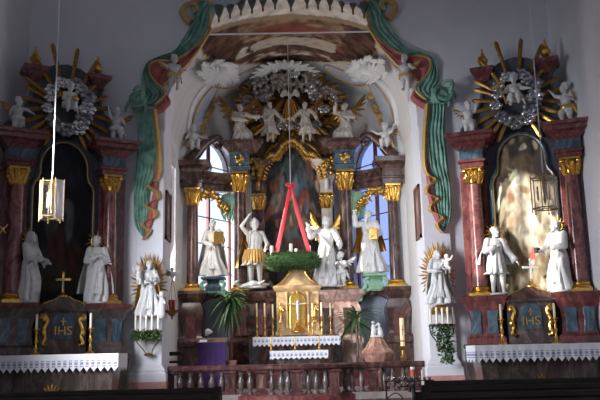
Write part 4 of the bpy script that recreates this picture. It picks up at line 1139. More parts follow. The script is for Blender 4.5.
# ================================================================ HIGH ALTAR
DIMGOLD = plain('shaded_gilding', (.55, .33, .08), .36, .85, c2=(.34, .18, .045), scale=18, bmp=.3)  # darker gilding, stands in for shade on the arch and garlands
SUNPALE = plain('sunlit_pale_marble', (.66, .58, .50), .4, c2=(.54, .44, .37), scale=5)  # sunlight put into the colour of the right inner pilaster
BLUEP = plain('daylit_wall_tone', (.26, .30, .38), .7, c2=(.32, .36, .43), scale=3)
HA = empty('high_altar_retable', (XC, 24.6, .7), 0, 'tall marble high altar retable with gilt capitals at the end of the chancel', 'altar')
I4 = Matrix.Identity(4)
def zz(px, py, Y): return at(px, py, Y).z
def xs(px, py, Y): return abs(at(px, py, Y).x - XC)
YO, YC, YI = 23.75, 24.2, 25.0
XO, XCc, XI = 3.02, 1.62, 1.08
ZP = 3.08                                   # top of the pedestals
for s in (-1, 1):
    # outer pedestal, column and block
    x = XC + s * XO
    pm = BROWNM
    plan = lambda c, y, hw, hd: [(c - hw, y - hd), (c + hw, y - hd), (c + hw, y + hd), (c - hw, y + hd)]
    m = MB(); m.mould(plan(x, YO + .02, .27, .26), [(.10, .3), (.10, 1.42), (.15, 1.46), (.16, 1.60), (.06, 1.70), (.02, 1.76), (.01, 1.95), (.05, 2.15), (.09, 2.34), (.08, 2.50), (.01, 2.66), (-.01, 2.72), (.04, 2.80), (.10, 2.86), (.12, 2.93), (.16, 2.97), (.16, ZP - .02), (0, ZP)]); p = m.build('pedestal', pm, HA)
    m = MB(); m.plate([(x - .16, 1.7), (x + .16, 1.7), (x + .12, 2.05), (x + .16, 2.4), (x - .16, 2.4), (x - .12, 2.05)], YO - .325, YO - .20); m.build('inset_panel', REDP, p, smooth=0)
    zo0, zo1 = zz(192, 206, YO), zz(192, 189, YO)
    column(HA, x, YO, ZP, zo1, .175, BROWNM, zo1 - zo0, I4, GOLD)
    m = MB(); m.mould(plan(x, YO + .05, .30, .30), [(0, zo1), (0, zo1 + .16), (.04, zo1 + .18), (.04, zo1 + .22), (0, zo1 + .25), (0, zo1 + .48), (.06, zo1 + .55), (.09, zo1 + .60), (.20, zo1 + .66), (.22, zo1 + .74), (.24, zo1 + .80), (.1, zo1 + .82)]); m.build('entablature_block', BROWNM, HA)
    ztop_o = zo1 + .82
    # scroll rising inwards above the outer block
    sp = smoothpath([V(x - s * dx, YO + .1 + .2 * dx, ztop_o + dz) for dx, dz in ((-.15, .06), (.05, .26), (.25, .52), (.48, .74), (.72, .84), (.84, .70), (.76, .54), (.66, .62))])
    n = len(sp); m = MB(); m.tube(sp, [lerp(.20, .08, min(1, i / (n * .75))) for i in range(n)], 9); m.build('volute_scroll', BROWNM, HA)
    # concave link between the outer block and the column
    path = [(x - s * .2, YO + .10), (XC + s * 2.55, YO + .38), (XC + s * 2.15, YO + .62), (XC + s * 1.85, YC + .22), (XC + s * 1.5, YC + .25)]
    if s > 0: path = path[::-1]
    pr = [(-.25, zo1 + .02), (.02, zo1 + .02), (.02, zo1 + .18), (.06, zo1 + .22), (.02, zo1 + .26), (.02, zo1 + .34), (.10, zo1 + .40), (.20, zo1 + .48), (.24, zo1 + .56), (.10, zo1 + .58), (-.25, zo1 + .58)]
    m = MB(); m.sweep(path, pr); m.build('entablature_link', BROWNM, HA)
    # gilt garland under the link
    rnd = random.Random(6); m = MB()
    for k in range(34):
        t = k / 33; px = lerp(198, 228, t); py = 197 - 4 * math.sin(PI * min(1, t * 1.4)) + (12 * max(0, t - .5) * 2 if t > .5 else 0)
        c = at(px, py, YO + .05 + .45 * t); c = V(XC + s * abs(c.x - XC), c.y, c.z)
        m.ell(c + V(rnd.uniform(-.05, .05), rnd.uniform(-.05, .05), rnd.uniform(-.08, .08)), (.085, .06, .075), 7, 5)
        if k % 3 == 0: m.tube([c, c + V(rnd.uniform(-.1, .1), -.06, -.12), c + V(rnd.uniform(-.15, .15), -.04, -.20)], [.03, .045, .008], 6)
    m.build('gilt_garland', DIMGOLD, HA)
    # column towards the middle: pedestal, column, block with blue panel
    x = XC + s * XCc; cm = BROWNM if s < 0 else SUNPINK  # right pedestal coloured pinker, as if in the sun
    m = MB(); m.mould(plan(XC + s * 1.28, 24.3, .62, .46), [(.05, .5), (.05, 1.42), (.10, 1.48), (.10, 1.58), (.0, 1.68), (-.03, 1.95), (.02, 2.2), (.05, 2.38), (.03, 2.52), (-.03, 2.68), (.05, 2.78), (.10, 2.87), (.15, 2.93), (.15, 3.02), (0, ZP)]); p = m.build('pedestal', cm, HA)
    for cx in (-.3, .3):
        q = XC + s * 1.28 + cx; m = MB(); m.plate([(q - .17, 1.75), (q + .17, 1.75), (q + .13, 2.1), (q + .17, 2.5), (q - .17, 2.5), (q - .13, 2.1)], 23.79, 23.9); m.build('inset_panel', REDP if s < 0 else BROWNM, p, smooth=0)
    zc0, zc1 = zz(239, 193, YC), zz(239, 173, YC)
    column(HA, x, YC, ZP, zc1, .20, BROWNM if s < 0 else BROWNM, zc1 - zc0, I4, GOLD)
    z0 = zc1
    m = MB(); m.mould(plan(x, YC + .12, .30, .34), [(0, z0), (0, z0 + .12), (.05, z0 + .16), (0, z0 + .20), (0, z0 + .58), (.05, z0 + .62)]); m.build('entablature_block', TEALM, HA)
    m = MB()
    for k in range(14):
        a = rnd.uniform(0, 6.3); rr = rnd.uniform(0, 1); m.ell((x + math.cos(a) * .17 * rr, YC - .24, z0 + .36 + math.sin(a) * .16 * rr), (.055, .035, .06), 7, 5)
    m.build('gilt_boss', GOLD, HA)
    m = MB(); m.mould(plan(x - s * .1, YC + .14, .44, .36), [(0, z0 + .60), (.05, z0 + .68), (.14, z0 + .74), (.16, z0 + .84), (.22, z0 + .88), (.22, z0 + .95), (0, z0 + .98)]); m.build('cornice', BROWNM, HA)
    # broken pediment with a dark shield, the angel's perch
    zt = z0 + .97
    m = MB(); m.plate([(x - .42, zt), (x + .42, zt), (x + .30, zt + .12), (x + .16, zt + .34), (x, zt + .46), (x - .16, zt + .34), (x - .30, zt + .12)], YC - .05, YC + .4); m.build('pediment_shield', DARKM, HA, smooth=0, bevel=.02)
    # inner pilaster with its own gilt capital and a bracket above
    x = XC + s * XI; zi0, zi1 = zz(256, 210, YI), zz(256, 198, YI); pil = BROWNM if s < 0 else SUNPALE  # right pilaster and bracket coloured pale for the sun on them
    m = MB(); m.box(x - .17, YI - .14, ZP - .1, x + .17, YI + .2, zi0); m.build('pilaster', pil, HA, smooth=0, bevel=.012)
    m = MB(); capital(m, x, YI, zi0 - .02, zi1 + .10, .15); m.build('capital', GOLD, HA)
    zb = zi1 + .10
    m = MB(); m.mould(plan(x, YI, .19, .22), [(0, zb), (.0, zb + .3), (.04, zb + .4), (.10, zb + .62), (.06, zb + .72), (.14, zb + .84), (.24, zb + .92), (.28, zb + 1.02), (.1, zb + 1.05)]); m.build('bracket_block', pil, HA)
    m = MB(); m.tube(smoothpath([V(x, YI - .26, zb + .1), V(x, YI - .36, zb + .3), V(x, YI - .30, zb + .5), V(x, YI - .42, zb + .68)]), .07, 8)
    m.build('bracket_scroll', STUCCO if s > 0 else OLDGOLD, HA)  # right scroll coloured white for the light on it
    m = MB()
    for k in range(22):
        a = rnd.uniform(0, 6.3); rr = rnd.uniform(.2, 1); c = at(lerp(246, 262, (math.cos(a) * rr + 1) / 2), lerp(157, 176, (math.sin(a) * rr + 1) / 2), YI - .5)
        m.ell(V(XC + s * abs(c.x - XC), c.y, c.z), (.07, .06, .09), 7, 5)
    m.build('gilt_ornament', DIMGOLD, HA)
    # mint drop ornament on the link
    m = MB(); c = at(357, 200, YO + .7); c = V(XC + s * abs(c.x - XC), c.y, c.z)
    for k in range(6): m.tube(smoothpath([c + V((k - 2.5) * .05, -.05, .25), c + V((k - 2.5) * .09, -.14, -.15), c + V((k - 2.5) * .05, -.1, -.55 - .06 * (k % 2))]), [.03, .05, .06, .065, .06, .055, .05, .045, .04, .04, .03, .025, .02], 7)
    m.build('green_swag', GREENST if s > 0 else GREENC, HA)
    # green console that carries the outer statue
    c = V(XC + s * 2.42, 24.02, ZP)
    m = MB(); m.mould(plan(c.x, c.y, .22, .2), [(-.08, ZP - .1), (0, ZP + .02), (.03, ZP + .12), (-.06, ZP + .22), (.02, ZP + .30), (.12, ZP + .34), (.14, ZP + .40), (0, ZP + .42)]); cn = m.build('statue_console', GREENST if s > 0 else TEALM, HA)
    m = MB()
    for k in range(16):
        a = PI * k / 15; m.ell(c + V(math.cos(a) * .48, -.12, -.34 + math.sin(a) * .34), (.09, .07, .08), 7, 5)
    for q in (-1, 1): m.tube(smoothpath([c + V(q * .2, -.2, .3), c + V(q * .34, -.22, .2), c + V(q * .30, -.22, .05), c + V(q * .42, -.2, -.1), c + V(q * .36, -.2, -.2)]), .055, 7)
    m.build('green_scroll', GREENST if s > 0 else GREENC, cn)
    m = MB(); m.tube(smoothpath([V(XC + s * 2.98, 24.0, 2.62), V(XC + s * 2.72, 24.1, 2.86), V(XC + s * 2.42, 24.12, 2.95), V(XC + s * 2.1, 24.2, 2.86), V(XC + s * 1.85, 24.3, 2.62)]), .09, 8); m.build('linking_arch', BROWNM, HA)
    q0, q1 = sorted((XC + s * 1.8, XC + s * 2.8)); m = MB(); m.box(q0, 24.5, .5, q1, 24.6, 2.95); m.build('daylit_wall_panel', BLUEP, HA, smooth=0)  # added panel, stands in for the daylit apse wall beyond the passage

# body behind the columns
m = MB(); m.box(XC - 1.32, 25.25, .7, XC + 1.32, 25.7, 7.0); m.build('back_wall', BROWNM, HA, smooth=0)
m = MB(); m.mould([(XC - 1.35, 23.55), (XC + 1.35, 23.55), (XC + 1.35, 25.3), (XC - 1.35, 25.3)], [(0, .7), (0, 1.55), (-.1, 1.72)]); m.build('altar_steps_base', GREYM, HA, smooth=0)
m = MB(); m.box(XC - .72, 24.1, 1.6, XC + .72, 25.3, 2.95); m.mould([(XC - .75, 24.05), (XC + .75, 24.05), (XC + .75, 25.3), (XC - .75, 25.3)], [(0, 2.9), (.05, 2.98), (.05, 3.05), (0, 3.08)]); m.build('painting_base', BROWNM, HA, smooth=0)
# painting, its arch and the gilt fringe
zp0, zp1, zsp = ZP, zz(291, 142, 25.2), zz(262, 168, 25.2)
G = []
for i in range(71):
    u = -1 + 2 * i / 70; zt = zsp + (zp1 - zsp) * math.sqrt(max(0, 1 - u * u)); G.append([V(XC + u * .95, 25.2, lerp(zp0, zt, j / 130)) for j in range(131)])
hp = blobs((.030, .026, .026), [(.5, .55, .30, .14, (.09, .06, .05)), (.36, .72, .18, .09, (.14, .11, .09)), (.62, .76, .20, .08, (.05, .07, .08)), (.70, .62, .10, .06, (.22, .05, .04)), (.30, .48, .12, .07, (.17, .07, .045)), (.52, .40, .16, .08, (.15, .12, .09)), (.72, .42, .12, .07, (.20, .14, .10)), (.28, .32, .14, .08, (.10, .05, .04)), (.58, .26, .18, .07, (.12, .06, .05)), (.48, .84, .22, .06, (.055, .075, .07)), (.20, .62, .08, .05, (.20, .17, .14)), (.44, .62, .06, .04, (.26, .18, .13)), (.62, .54, .05, .04, (.24, .20, .16)), (.52, .70, .07, .05, (.10, .13, .16))] + bits(70, 9, [(.20, .09, .06), (.26, .20, .15), (.05, .05, .06), (.12, .08, .06), (.30, .08, .05), (.02, .02, .02), (.10, .12, .13), (.34, .28, .22), (.03, .03, .035)], .022, .06), 5.7, .7, fs=8)
paint_grid('altar_painting', G, hp, CANVAS, HA)
m = MB(); fr = [V(XC - 1.0, 25.12, zp0), V(XC - 1.0, 25.12, zsp)] + [V(XC - 1.0 * math.cos(PI * k / 16), 25.12, zsp + (zp1 + .04 - zsp) * math.sin(PI * k / 16)) for k in range(17)] + [V(XC + 1.0, 25.12, zp0)]
m.tube(fr, .06, 8); m.build('painting_frame', OLDGOLD, HA)
m = MB(); rnd = random.Random(8)
arch = smoothpath([V(XC + (px - 291) / 800 * 24.7, 24.7, zz(291, py, 24.7)) for px, py in ((257, 178), (261, 166), (268, 156), (276, 154), (282, 146), (291, 141), (300, 146), (306, 154), (314, 156), (321, 166), (325, 178))], 6)
m.tube(arch, .075, 8)
for i, p in enumerate(arch):
    m.ell(p + V(0, -.07, rnd.uniform(-.02, .04)), (.065, .05, .075), 7, 5)
    if i % 2 == 0:
        d = (V(XC, 24.7, zz(291, 185, 24.7)) - p).normalized(); m.tube([p, p + d * .13 + V(0, -.05, 0), p + d * .24], [.035, .055, .006], 6)
m.build('gilt_fringe_arch', DIMGOLD, HA)
# upper body: dark gilt mass behind the glory
m = MB(); m.plate([(XC - 1.5, zz(291, 155, 25.2)), (XC + 1.5, zz(291, 155, 25.2)), (XC + 1.62, zz(291, 130, 25.2)), (XC + 1.45, zz(291, 100, 25.2)), (XC + 1.05, zz(291, 80, 25.2)), (XC + .5, zz(291, 70, 25.2)), (XC - .5, zz(291, 70, 25.2)), (XC - 1.05, zz(291, 80, 25.2)), (XC - 1.45, zz(291, 100, 25.2)), (XC - 1.62, zz(291, 130, 25.2))], 25.15, 25.5)
m.build('glory_back', plain('dark_umber_stone', (.05, .032, .022), .5, c2=(.09, .06, .045), scale=5), HA, smooth=0, bevel=.03)
GC = at(288, 103, 24.85); GC = V(XC - .02, 24.85, GC.z); rnd = random.Random(21)
for k in range(44):
    a = 2 * PI * k / 44 + rnd.uniform(-.03, .03); l = (1.75 + .15 * (k % 2)) * (1 - .30 * abs(math.sin(a))); d = V(math.cos(a), 0, math.sin(a) * .95); s_ = V(-d.z, 0, d.x); Gd = []
    for q in range(4):
        t = q / 3; w = lerp(.03, .085, t); Gd.append([GC + V(0, .18, 0) + d * lerp(.35, l, t) - s_ * w, GC + V(0, .14, 0) + d * lerp(.35, l, t), GC + V(0, .18, 0) + d * lerp(.35, l, t) + s_ * w])
    Gd.append([GC + V(0, .18, 0) + d * (l + .12) - s_ * .01, GC + V(0, .16, 0) + d * (l + .12), GC + V(0, .18, 0) + d * (l + .12) + s_ * .01])
    m = MB(); m.slab(Gd, V(0, .03, 0)); m.build('ray', OLDGOLD, HA, smooth=20)
DUSK = plain('dusky_silver', (.42, .39, .36), .32, .7, c2=(.16, .13, .10), scale=7, bmp=.4)
for k in range(34):
    a = 2 * PI * k / 34 + rnd.uniform(-.1, .1); rr = rnd.choice((.75, 1.0, 1.2)); c = GC + V(math.cos(a) * 1.15 * rr, -.05 - .1 * rnd.random(), math.sin(a) * .80 * rr)
    if abs(c.x - XC) > 1.55: continue
    m = MB(); cloudlump(m, c, rnd.uniform(.13, .22), rnd); m.build('cloud', SILVER if k % 4 == 0 else DUSK, HA)
for k in range(30):
    a = rnd.uniform(0, 2 * PI); rr = rnd.uniform(.55, 1.25); c = GC + V(math.cos(a) * 1.25 * rr, -.02, math.sin(a) * .85 * rr)
    m = MB()
    for q in range(4):
        b = rnd.uniform(0, 6.3); m.tube([c, c + V(math.cos(b) * .10, -.1, math.sin(b) * .10), c + V(math.cos(b + .5) * .22, -.04, math.sin(b + .5) * .22)], [.03, .055, .008], 6)
    m.build('leaf_spray', OLDGOLD if k % 3 else GOLD, HA)
# canopy crown at the top of the glory
m = MB()
for k in range(13):
    t = -1 + 2 * k / 12; c = V(XC + t * 1.12, 24.75, zz(287, 84, 24.75) - .28 * t * t); m.ell(c, (.13, .14, .11), 8, 6); m.tube([c, c + V(t * .05, -.1, .14), c + V(t * .14, -.03, .26)], [.04, .06, .01], 6)
    m.tube([c + V(0, -.08, -.06), c + V(0, -.12, -.2), c + V(0, -.09, -.32)], [.05, .06, .01], 6)
m.build('glory_canopy', DUSK, HA)
# central radiant emblem
m = MB()
for q in (-1, 1):
    Gd = []
    for k in range(7):
        t = k / 6; Gd.append([GC + V(q * (.05 + .26 * t), -.24, .22 + .16 * math.sin(PI * t) + .02), GC + V(q * (.05 + .26 * t), -.27, .17 + .14 * math.sin(PI * t)), GC + V(q * (.04 + .24 * t), -.24, .12 + .10 * math.sin(PI * t) * (1 - t))])
    m.slab(Gd, V(0, .04, 0))
m.ell(GC + V(0, -.26, .16), (.06, .08, .12), 9, 6); m.ell(GC + V(0, -.30, .08), (.04, .05, .05), 8, 6); m.build('dove', FLESH, HA)
m = MB()
for k in range(7): m.tube([GC + V((k - 3) * .03, -.2, .05), GC + V((k - 3) * .085, -.18, -.5 - .06 * (k % 2))], [.02, .035], 5)
m.ell(GC + V(0, -.2, -.58), (.22, .1, .09), 9, 6); m.build('gilt_ray_fall', GOLD, HA)

# tabernacle
TB = empty('tabernacle', (XC + .08, 23.9, 1.72), 0, 'cream and gilt tabernacle with curved gable in the middle of the high altar', 'tabernacle')
CREAM = plain('cream_marble', (.46, .29, .125), .35, c2=(.64, .46, .25), scale=6)
tx, ty, tz = XC + .08, 23.72, 1.72
Zt = lambda py: zz(298, py, ty)
m = MB(); m.mould([(tx - .62, ty - .05), (tx + .62, ty - .05), (tx + .62, ty + .5), (tx - .62, ty + .5)], [(.04, tz), (.04, tz + .10), (0, tz + .13), (0, Zt(292)), (.05, Zt(290)), (.09, Zt(288)), (.09, Zt(286)), (0, Zt(285))]); m.build('body', CREAM, TB)
m = MB(); m.plate([(tx - .62, Zt(287)), (tx + .62, Zt(287)), (tx + .48, Zt(283)), (tx + .30, Zt(278)), (tx + .20, Zt(272)), (tx + .08, Zt(269)), (tx - .08, Zt(269)), (tx - .20, Zt(272)), (tx - .30, Zt(278)), (tx - .48, Zt(283))], ty - .02, ty + .4); m.build('gable', CREAM, TB, smooth=0, bevel=.015)
m = MB()
for q in (-1, 1): m.tube(smoothpath([V(tx + q * .64, ty - .05, Zt(286)), V(tx + q * .46, ty - .05, Zt(282)), V(tx + q * .30, ty - .05, Zt(276.5)), V(tx + q * .20, ty - .05, Zt(271)), V(tx, ty - .05, Zt(268))]), .03, 7)
m.build('gable_gilding', GOLD, TB)
m = MB()
for k in range(9): m.tube([V(tx + (k - 4) * .02, ty, Zt(271)), V(tx + (k - 4) * .045, ty - .06, Zt(268)), V(tx + (k - 4) * .06, ty - .04, Zt(264) - .02 * abs(k - 4))], [.03, .045, .015], 6)
m.build('crest', STUCCO, TB)
m = MB(); m.plate([(tx - .2, Zt(328)), (tx + .2, Zt(328)), (tx + .2, Zt(300))] + [(tx + .2 * math.cos(a), Zt(300) + .2 * math.sin(a)) for a in [PI * k / 12 for k in range(1, 12)]] + [(tx - .2, Zt(300))], ty - .075, ty - .04); dr = m.build('niche', GOLD, TB, smooth=0)
m = MB(); m.tube([V(tx - .22, ty - .08, Zt(328)), V(tx - .22, ty - .08, Zt(300))] + [V(tx - .22 * math.cos(PI * k / 12), ty - .08, Zt(300) + .22 * math.sin(PI * k / 12)) for k in range(13)] + [V(tx + .22, ty - .08, Zt(328))], .025, 7); m.build('niche_frame', GOLD, dr)
for q in (-1, 1):
    m = MB(); cx = tx + q * .40; m.lathe([(.05, Zt(328)), (.055, Zt(327)), (.04, Zt(325)), (.035, Zt(296)), (.06, Zt(294)), (.07, Zt(292))], (cx - q * .09, ty - .09, 0), 10); m.build('small_column', CREAM, TB)
    m = MB(); b = V(cx + q * .10, ty - .10, Zt(318)); m.chain([b, b + V(0, 0, .14), b + V(0, 0, .30)], [.06, .065, .045], 8); m.ell(b + V(0, -.01, .40), .045, 8, 6); m.cap(b + V(.05, -.03, .28), b + V(.09, -.09, .2), .022, .018); m.cap(b + V(-.05, -.03, .28), b + V(-.1, -.08, .24), .022, .018); m.lathe([(.09, 0), (.07, .05), (.03, .1)], b - V(0, 0, .12), 10); m.build('gilt_statuette', GOLD, TB)
altar_cross('crucifix with a white figure standing before the gilt niche of the high altar tabernacle', (tx, ty - .22, Zt(332)), Zt(293) - Zt(332), GOLD, GOLD, name='crucifix')

# mensa, cloth, candlesticks
mz = zz(294, 337, 22.9)
tb = empty('high_altar_table', (XC, 23.2, .7), 0, 'brown marble table of the high altar', 'altar table')
m = MB(); m.mould([(XC - 1.08, 22.85), (XC + 1.10, 22.85), (XC + 1.10, 23.55), (XC - 1.08, 23.55)], [(0, .7), (.02, .72), (.02, .8), (-.06, .9), (-.04, 1.35), (.04, 1.55), (.04, mz - .01)]); m.build('body', BROWNM, tb)
lace_cloth('altar_cloth', 'long white lace edged cloth on the high altar table', 'altar cloth', Matrix.Translation((XC + .03, 0, 0)), 1.22, 22.78, 23.55, mz, .27, .07, LACE2)
cand = [(257, 303), (265, 303), (273, 304), (313, 303), (322, 302), (331, 303)]
nm = ['outermost left', 'second from left', 'third from left', 'third from right', 'second from right', 'outermost right']
for (px, py), w in zip(cand, nm):
    c = at(px, 334, 23.3); zt = zz(px, py, 23.3) - mz
    candlestick('candlestick', 'tall gilt candlestick on the high altar, %s of six' % w, (c.x, 23.3, mz + .014), zt * .58, zt * .40, 'tall candlesticks on the high altar', .06)
for px, w in ((281, 'left'), (309, 'right')):
    c = at(px, 334, 23.4); candlestick('candlestick', 'short gilt candlestick close by the %s edge of the tabernacle niche' % w, (c.x, 23.32, mz + .014), .42, .20, 'short candlesticks on the high altar', .05)

# people's altar
pz = zz(295, 351, 20.9)
tb = empty('free_standing_altar', (XC, 21.0, .3), 0, 'small free standing altar table before the high altar steps', 'altar table')
m = MB(); m.mould([(XC - .5, 20.8), (XC + .62, 20.8), (XC + .62, 21.4), (XC - .5, 21.4)], [(.06, .3), (.06, .38), (0, .42), (-.04, .6), (0, 1.0), (.04, pz - .06), (.06, pz - .01)]); m.build('body', GREYM, tb)
lace_cloth('altar_cloth', 'short white lace edged cloth on the small free standing altar', 'altar cloth', Matrix.Translation((XC + .08, 0, 0)), .73, 20.68, 21.42, pz, .22, .05, LACE2)
for px, w in ((271, 'left end'), (295, 'middle'), (319, 'right end')):
    c = at(px, 352, 21.1); candlestick('candlestick', 'low gilt candlestick at the %s of the small free standing altar' % w, (c.x, 21.1, pz + .014), .18, .17, 'low candlesticks on the small altar', .055)

# statues of the high altar
def base_at(px, Y, z): p = at(px, 280, Y); return V(p.x, Y, z)
o, T, P, put = mkfig('statue', 'white bearded statue holding a gilt box before the bright left window', 'statue', base_at(213, 24.0, 3.5), 1.72, .15,
      dict(lw=(.15, -.17, .60), le=(.18, -.03, .64), rw=(-.02, -.17, .52), re=(-.17, -.05, .62), face=(-.5, -1, 0), head=(-.01, -.015, .918)), 'high altar statues', robe_kw=dict(n=9, seed=17, flare=.35), beard=True, cloak=(STATUE, .10))
m = MB(); m.box(-.02, -.42, .96, .30, -.26, 1.32); put(m, 'gilt_box', GOLD, bevel=.01)
o, T, P, put = mkfig('statue', 'white helmeted warrior statue raising a lance with a gilt cloak and skirt', 'statue', base_at(255, 23.95, 3.12), 2.10, .15,
      dict(rw=(-.10, -.08, 1.02), re=(-.19, -.05, .89), lw=(.14, -.16, .56), le=(.18, -.02, .64), lk=(.06, -.06, .29), la=(.07, -.03, .055), ra=(-.05, .02, .05), face=(.3, -1, -.25), head=(.0, -.025, .912)), 'high altar statues', robe_kw=dict(hem=.33, flare=.35, n=12, seed=2, folds=False, sleeves=False, mat=STATUE), cloak=(GOLD, .30), wings=None)
m = MB(); m.tube([V(-.21, -.17, 1.2), V(-.21, -.17, 2.6), V(-.30, -.17, 2.95)], .014, 6); put(m, 'lance', OLDGOLD)
m = MB(); H = 2.1; c = V(0, -.025, .912) * H
m.ell(c + V(0, .02, .06), (.14, .15, .10), 12, 7); m.lathe([(.15, .02), (.16, .03), (.15, .045)], c, 16); m.tube(smoothpath([c + V(0, -.08, .15), c + V(0, .04, .22), c + V(0, .16, .16), c + V(0, .20, .04)]), .04, 7); put(m, 'helmet', STATUE)
m = MB()
for k in range(14): 
    a = PI + PI * k / 13; m.tube([V(math.cos(a) * .27, math.sin(a) * .24, 1.16), V(math.cos(a) * .34, math.sin(a) * .30, .92), V(math.cos(a) * .36, math.sin(a) * .32, .74)], [.035, .045, .02], 6)
put(m, 'gilt_skirt_strips', GOLDTRIM)
m = MB(); rnd = random.Random(4)
m.chain([V(-.45, -.1, .05), V(-.1, -.22, .12), V(.15, -.2, .08), V(.40, -.1, .12)], [.05, .12, .10, .03], 8); m.chain([V(-.45, -.1, .05), V(-.58, -.14, .18), V(-.50, -.2, .24)], [.05, .06, .03]); m.cap(V(.05, -.25, .1), V(.25, -.36, .22), .04, .02)
put(m, 'fallen_monster', STATUE, .02)
mkfig('statue', 'bright white statue of a guardian with spread arms and gilt wing beside a small child', 'statue', base_at(327, 23.9, 3.12), 2.12, -.1,
      dict(rw=(-.24, -.06, .84), re=(-.21, -.02, .72), lw=(.20, -.14, .58), le=(.18, -.03, .66), face=(.4, -1, -.2), head=(.01, -.02, .915), lk=(.07, -.05, .28)), 'high altar statues', robe_kw=dict(n=9, seed=23, flare=.2), wings=dict(up=.95, out=.5, n=7, L=.30), wing_mat=GOLD)
putto('small bright white child statue at the side of the guardian statue', base_at(341, 23.78, 3.12), .98, -.3, dict(rw=(-.05, -.22, .70), re=(-.18, -.1, .64), lw=(.05, -.2, .68), le=(.18, -.08, .62), face=(-.6, -1, .2)), STATUE, STATUE, 'children on the high altar', base=True)
o, T, P, put = mkfig('statue', 'white mantled statue lifting one hand and holding a gilt book before the blue window', 'statue', base_at(371, 24.0, 3.5), 1.92, -.25,
      dict(rw=(-.21, -.10, .93), re=(-.20, -.06, .77), lw=(.10, -.17, .58), le=(.18, -.04, .63), face=(-.5, -1, .1), head=(-.01, -.012, .918)), 'high altar statues', robe_kw=dict(n=8, seed=31, flare=.35), beard=True, cloak=(GOLD, .35))
m = MB(); m.box(.06, -.40, .98, .30, -.30, 1.32); put(m, 'gilt_book', GOLD, bevel=.01)

# angels and putti of the upper storey
KN = dict(lk=(.14, -.20, .44), la=(.10, .02, .26), rk=(-.08, -.10, .34), ra=(-.22, .04, .20))
def angel(label, loc, H, rz, pose, wm_=OLDGOLD, mat=None, **k):
    return mkfig('angel', label, 'angel figure', loc, H, rz, pose, 'angels of the high altar', mat or FLESH, robe_kw=dict(hem=.20, flare=.35, n=9, seed=len(label), folds=True, sleeves=True), wings=dict(up=.9, out=.75, n=7, L=.45), wing_mat=wm_, base=False, **k)
def spot(px, py, Y): return at(px, py, Y)
p = spot(240, 143, 24.1); angel('white angel with gilt wings striding on the left column cornice towards the glory', (p.x, 24.1, p.z - .25), 1.5, .35, dict(lw=(.40, -.10, .74), le=(.24, -.06, .74), rw=(.05, -.24, .60), re=(-.16, -.08, .66), lk=(.20, -.10, .36), la=(.26, -.02, .20), rk=(-.10, -.06, .34), ra=(-.20, .04, .16), face=(.8, -.8, .1)))
p = spot(346, 142, 24.1); angel('white angel with gilt wings striding on the right column cornice towards the glory', (p.x, 24.1, p.z - .25), 1.5, -.35, dict(rw=(-.16, -.16, .92), re=(-.20, -.08, .80), lw=(.05, -.22, .66), le=(.19, -.06, .66), rk=(-.20, -.10, .36), ra=(-.28, -.02, .18), lk=(.10, -.06, .34), la=(.18, .04, .16), face=(-.8, -.8, .15)))
p = spot(270, 142, 24.45); angel('pale angel in the glory at the left of the gilt ray fall', (p.x, 24.45, p.z), 1.30, .2, dict(lw=(.30, -.14, .52), le=(.22, -.04, .66), rw=(-.12, -.10, .5), lk=(.05, -.05, .28), face=(.7, -.8, -.2)))
p = spot(306, 142, 24.45); angel('pale angel in the glory at the right of the gilt ray fall', (p.x, 24.45, p.z), 1.30, -.2, dict(rw=(-.30, -.14, .56), re=(-.22, -.04, .68), lw=(.28, -.06, .58), le=(.22, -.02, .70), lk=(.12, -.05, .28), la=(.10, 0, .05), face=(-.7, -.8, -.2)))
PG = 'putti on the high altar'
p = spot(193, 153, 23.7); putto('white putto sitting on the dark scroll over the outer left column', (p.x, 23.68, p.z - .16), 1.0, .4, dict(SITL, lw=(.34, -.16, .62), le=(.2, -.06, .66), rw=(-.22, -.04, .6), re=(-.2, 0, .62), face=(.3, -1, 0)), OLDGOLD, GOLDTRIM, PG)
p = spot(386, 151, 23.7); putto('white putto stretching an arm on the dark scroll over the outer right column', (p.x, 23.68, p.z - .16), 1.0, -.4, dict(SITL, rw=(-.36, -.10, .80), re=(-.22, -.04, .72), lw=(.26, -.04, .86), le=(.2, 0, .74), face=(-.3, -1, 0)), OLDGOLD, GOLDTRIM, PG)
# putti on the arch curtain
for px, s in ((174, -1), (406, 1)):
    p = at(px, 88, YW - .2); wd = 'left' if s < 0 else 'right'
    putto('small white putto clinging to the red curtain lining on the arch %s side' % wd, (p.x, YW - .20, p.z - .05), .84, -s * .4, dict(rw=(-.28, -.05, .70), re=(-.2, 0, .66), lw=(.28, -.08, .60), le=(.2, 0, .64), lk=(.1, -.12, .26), face=(-s * .4, -1, -.1)), GOLDTRIM, GOLDTRIM, 'putti on the arch curtains')

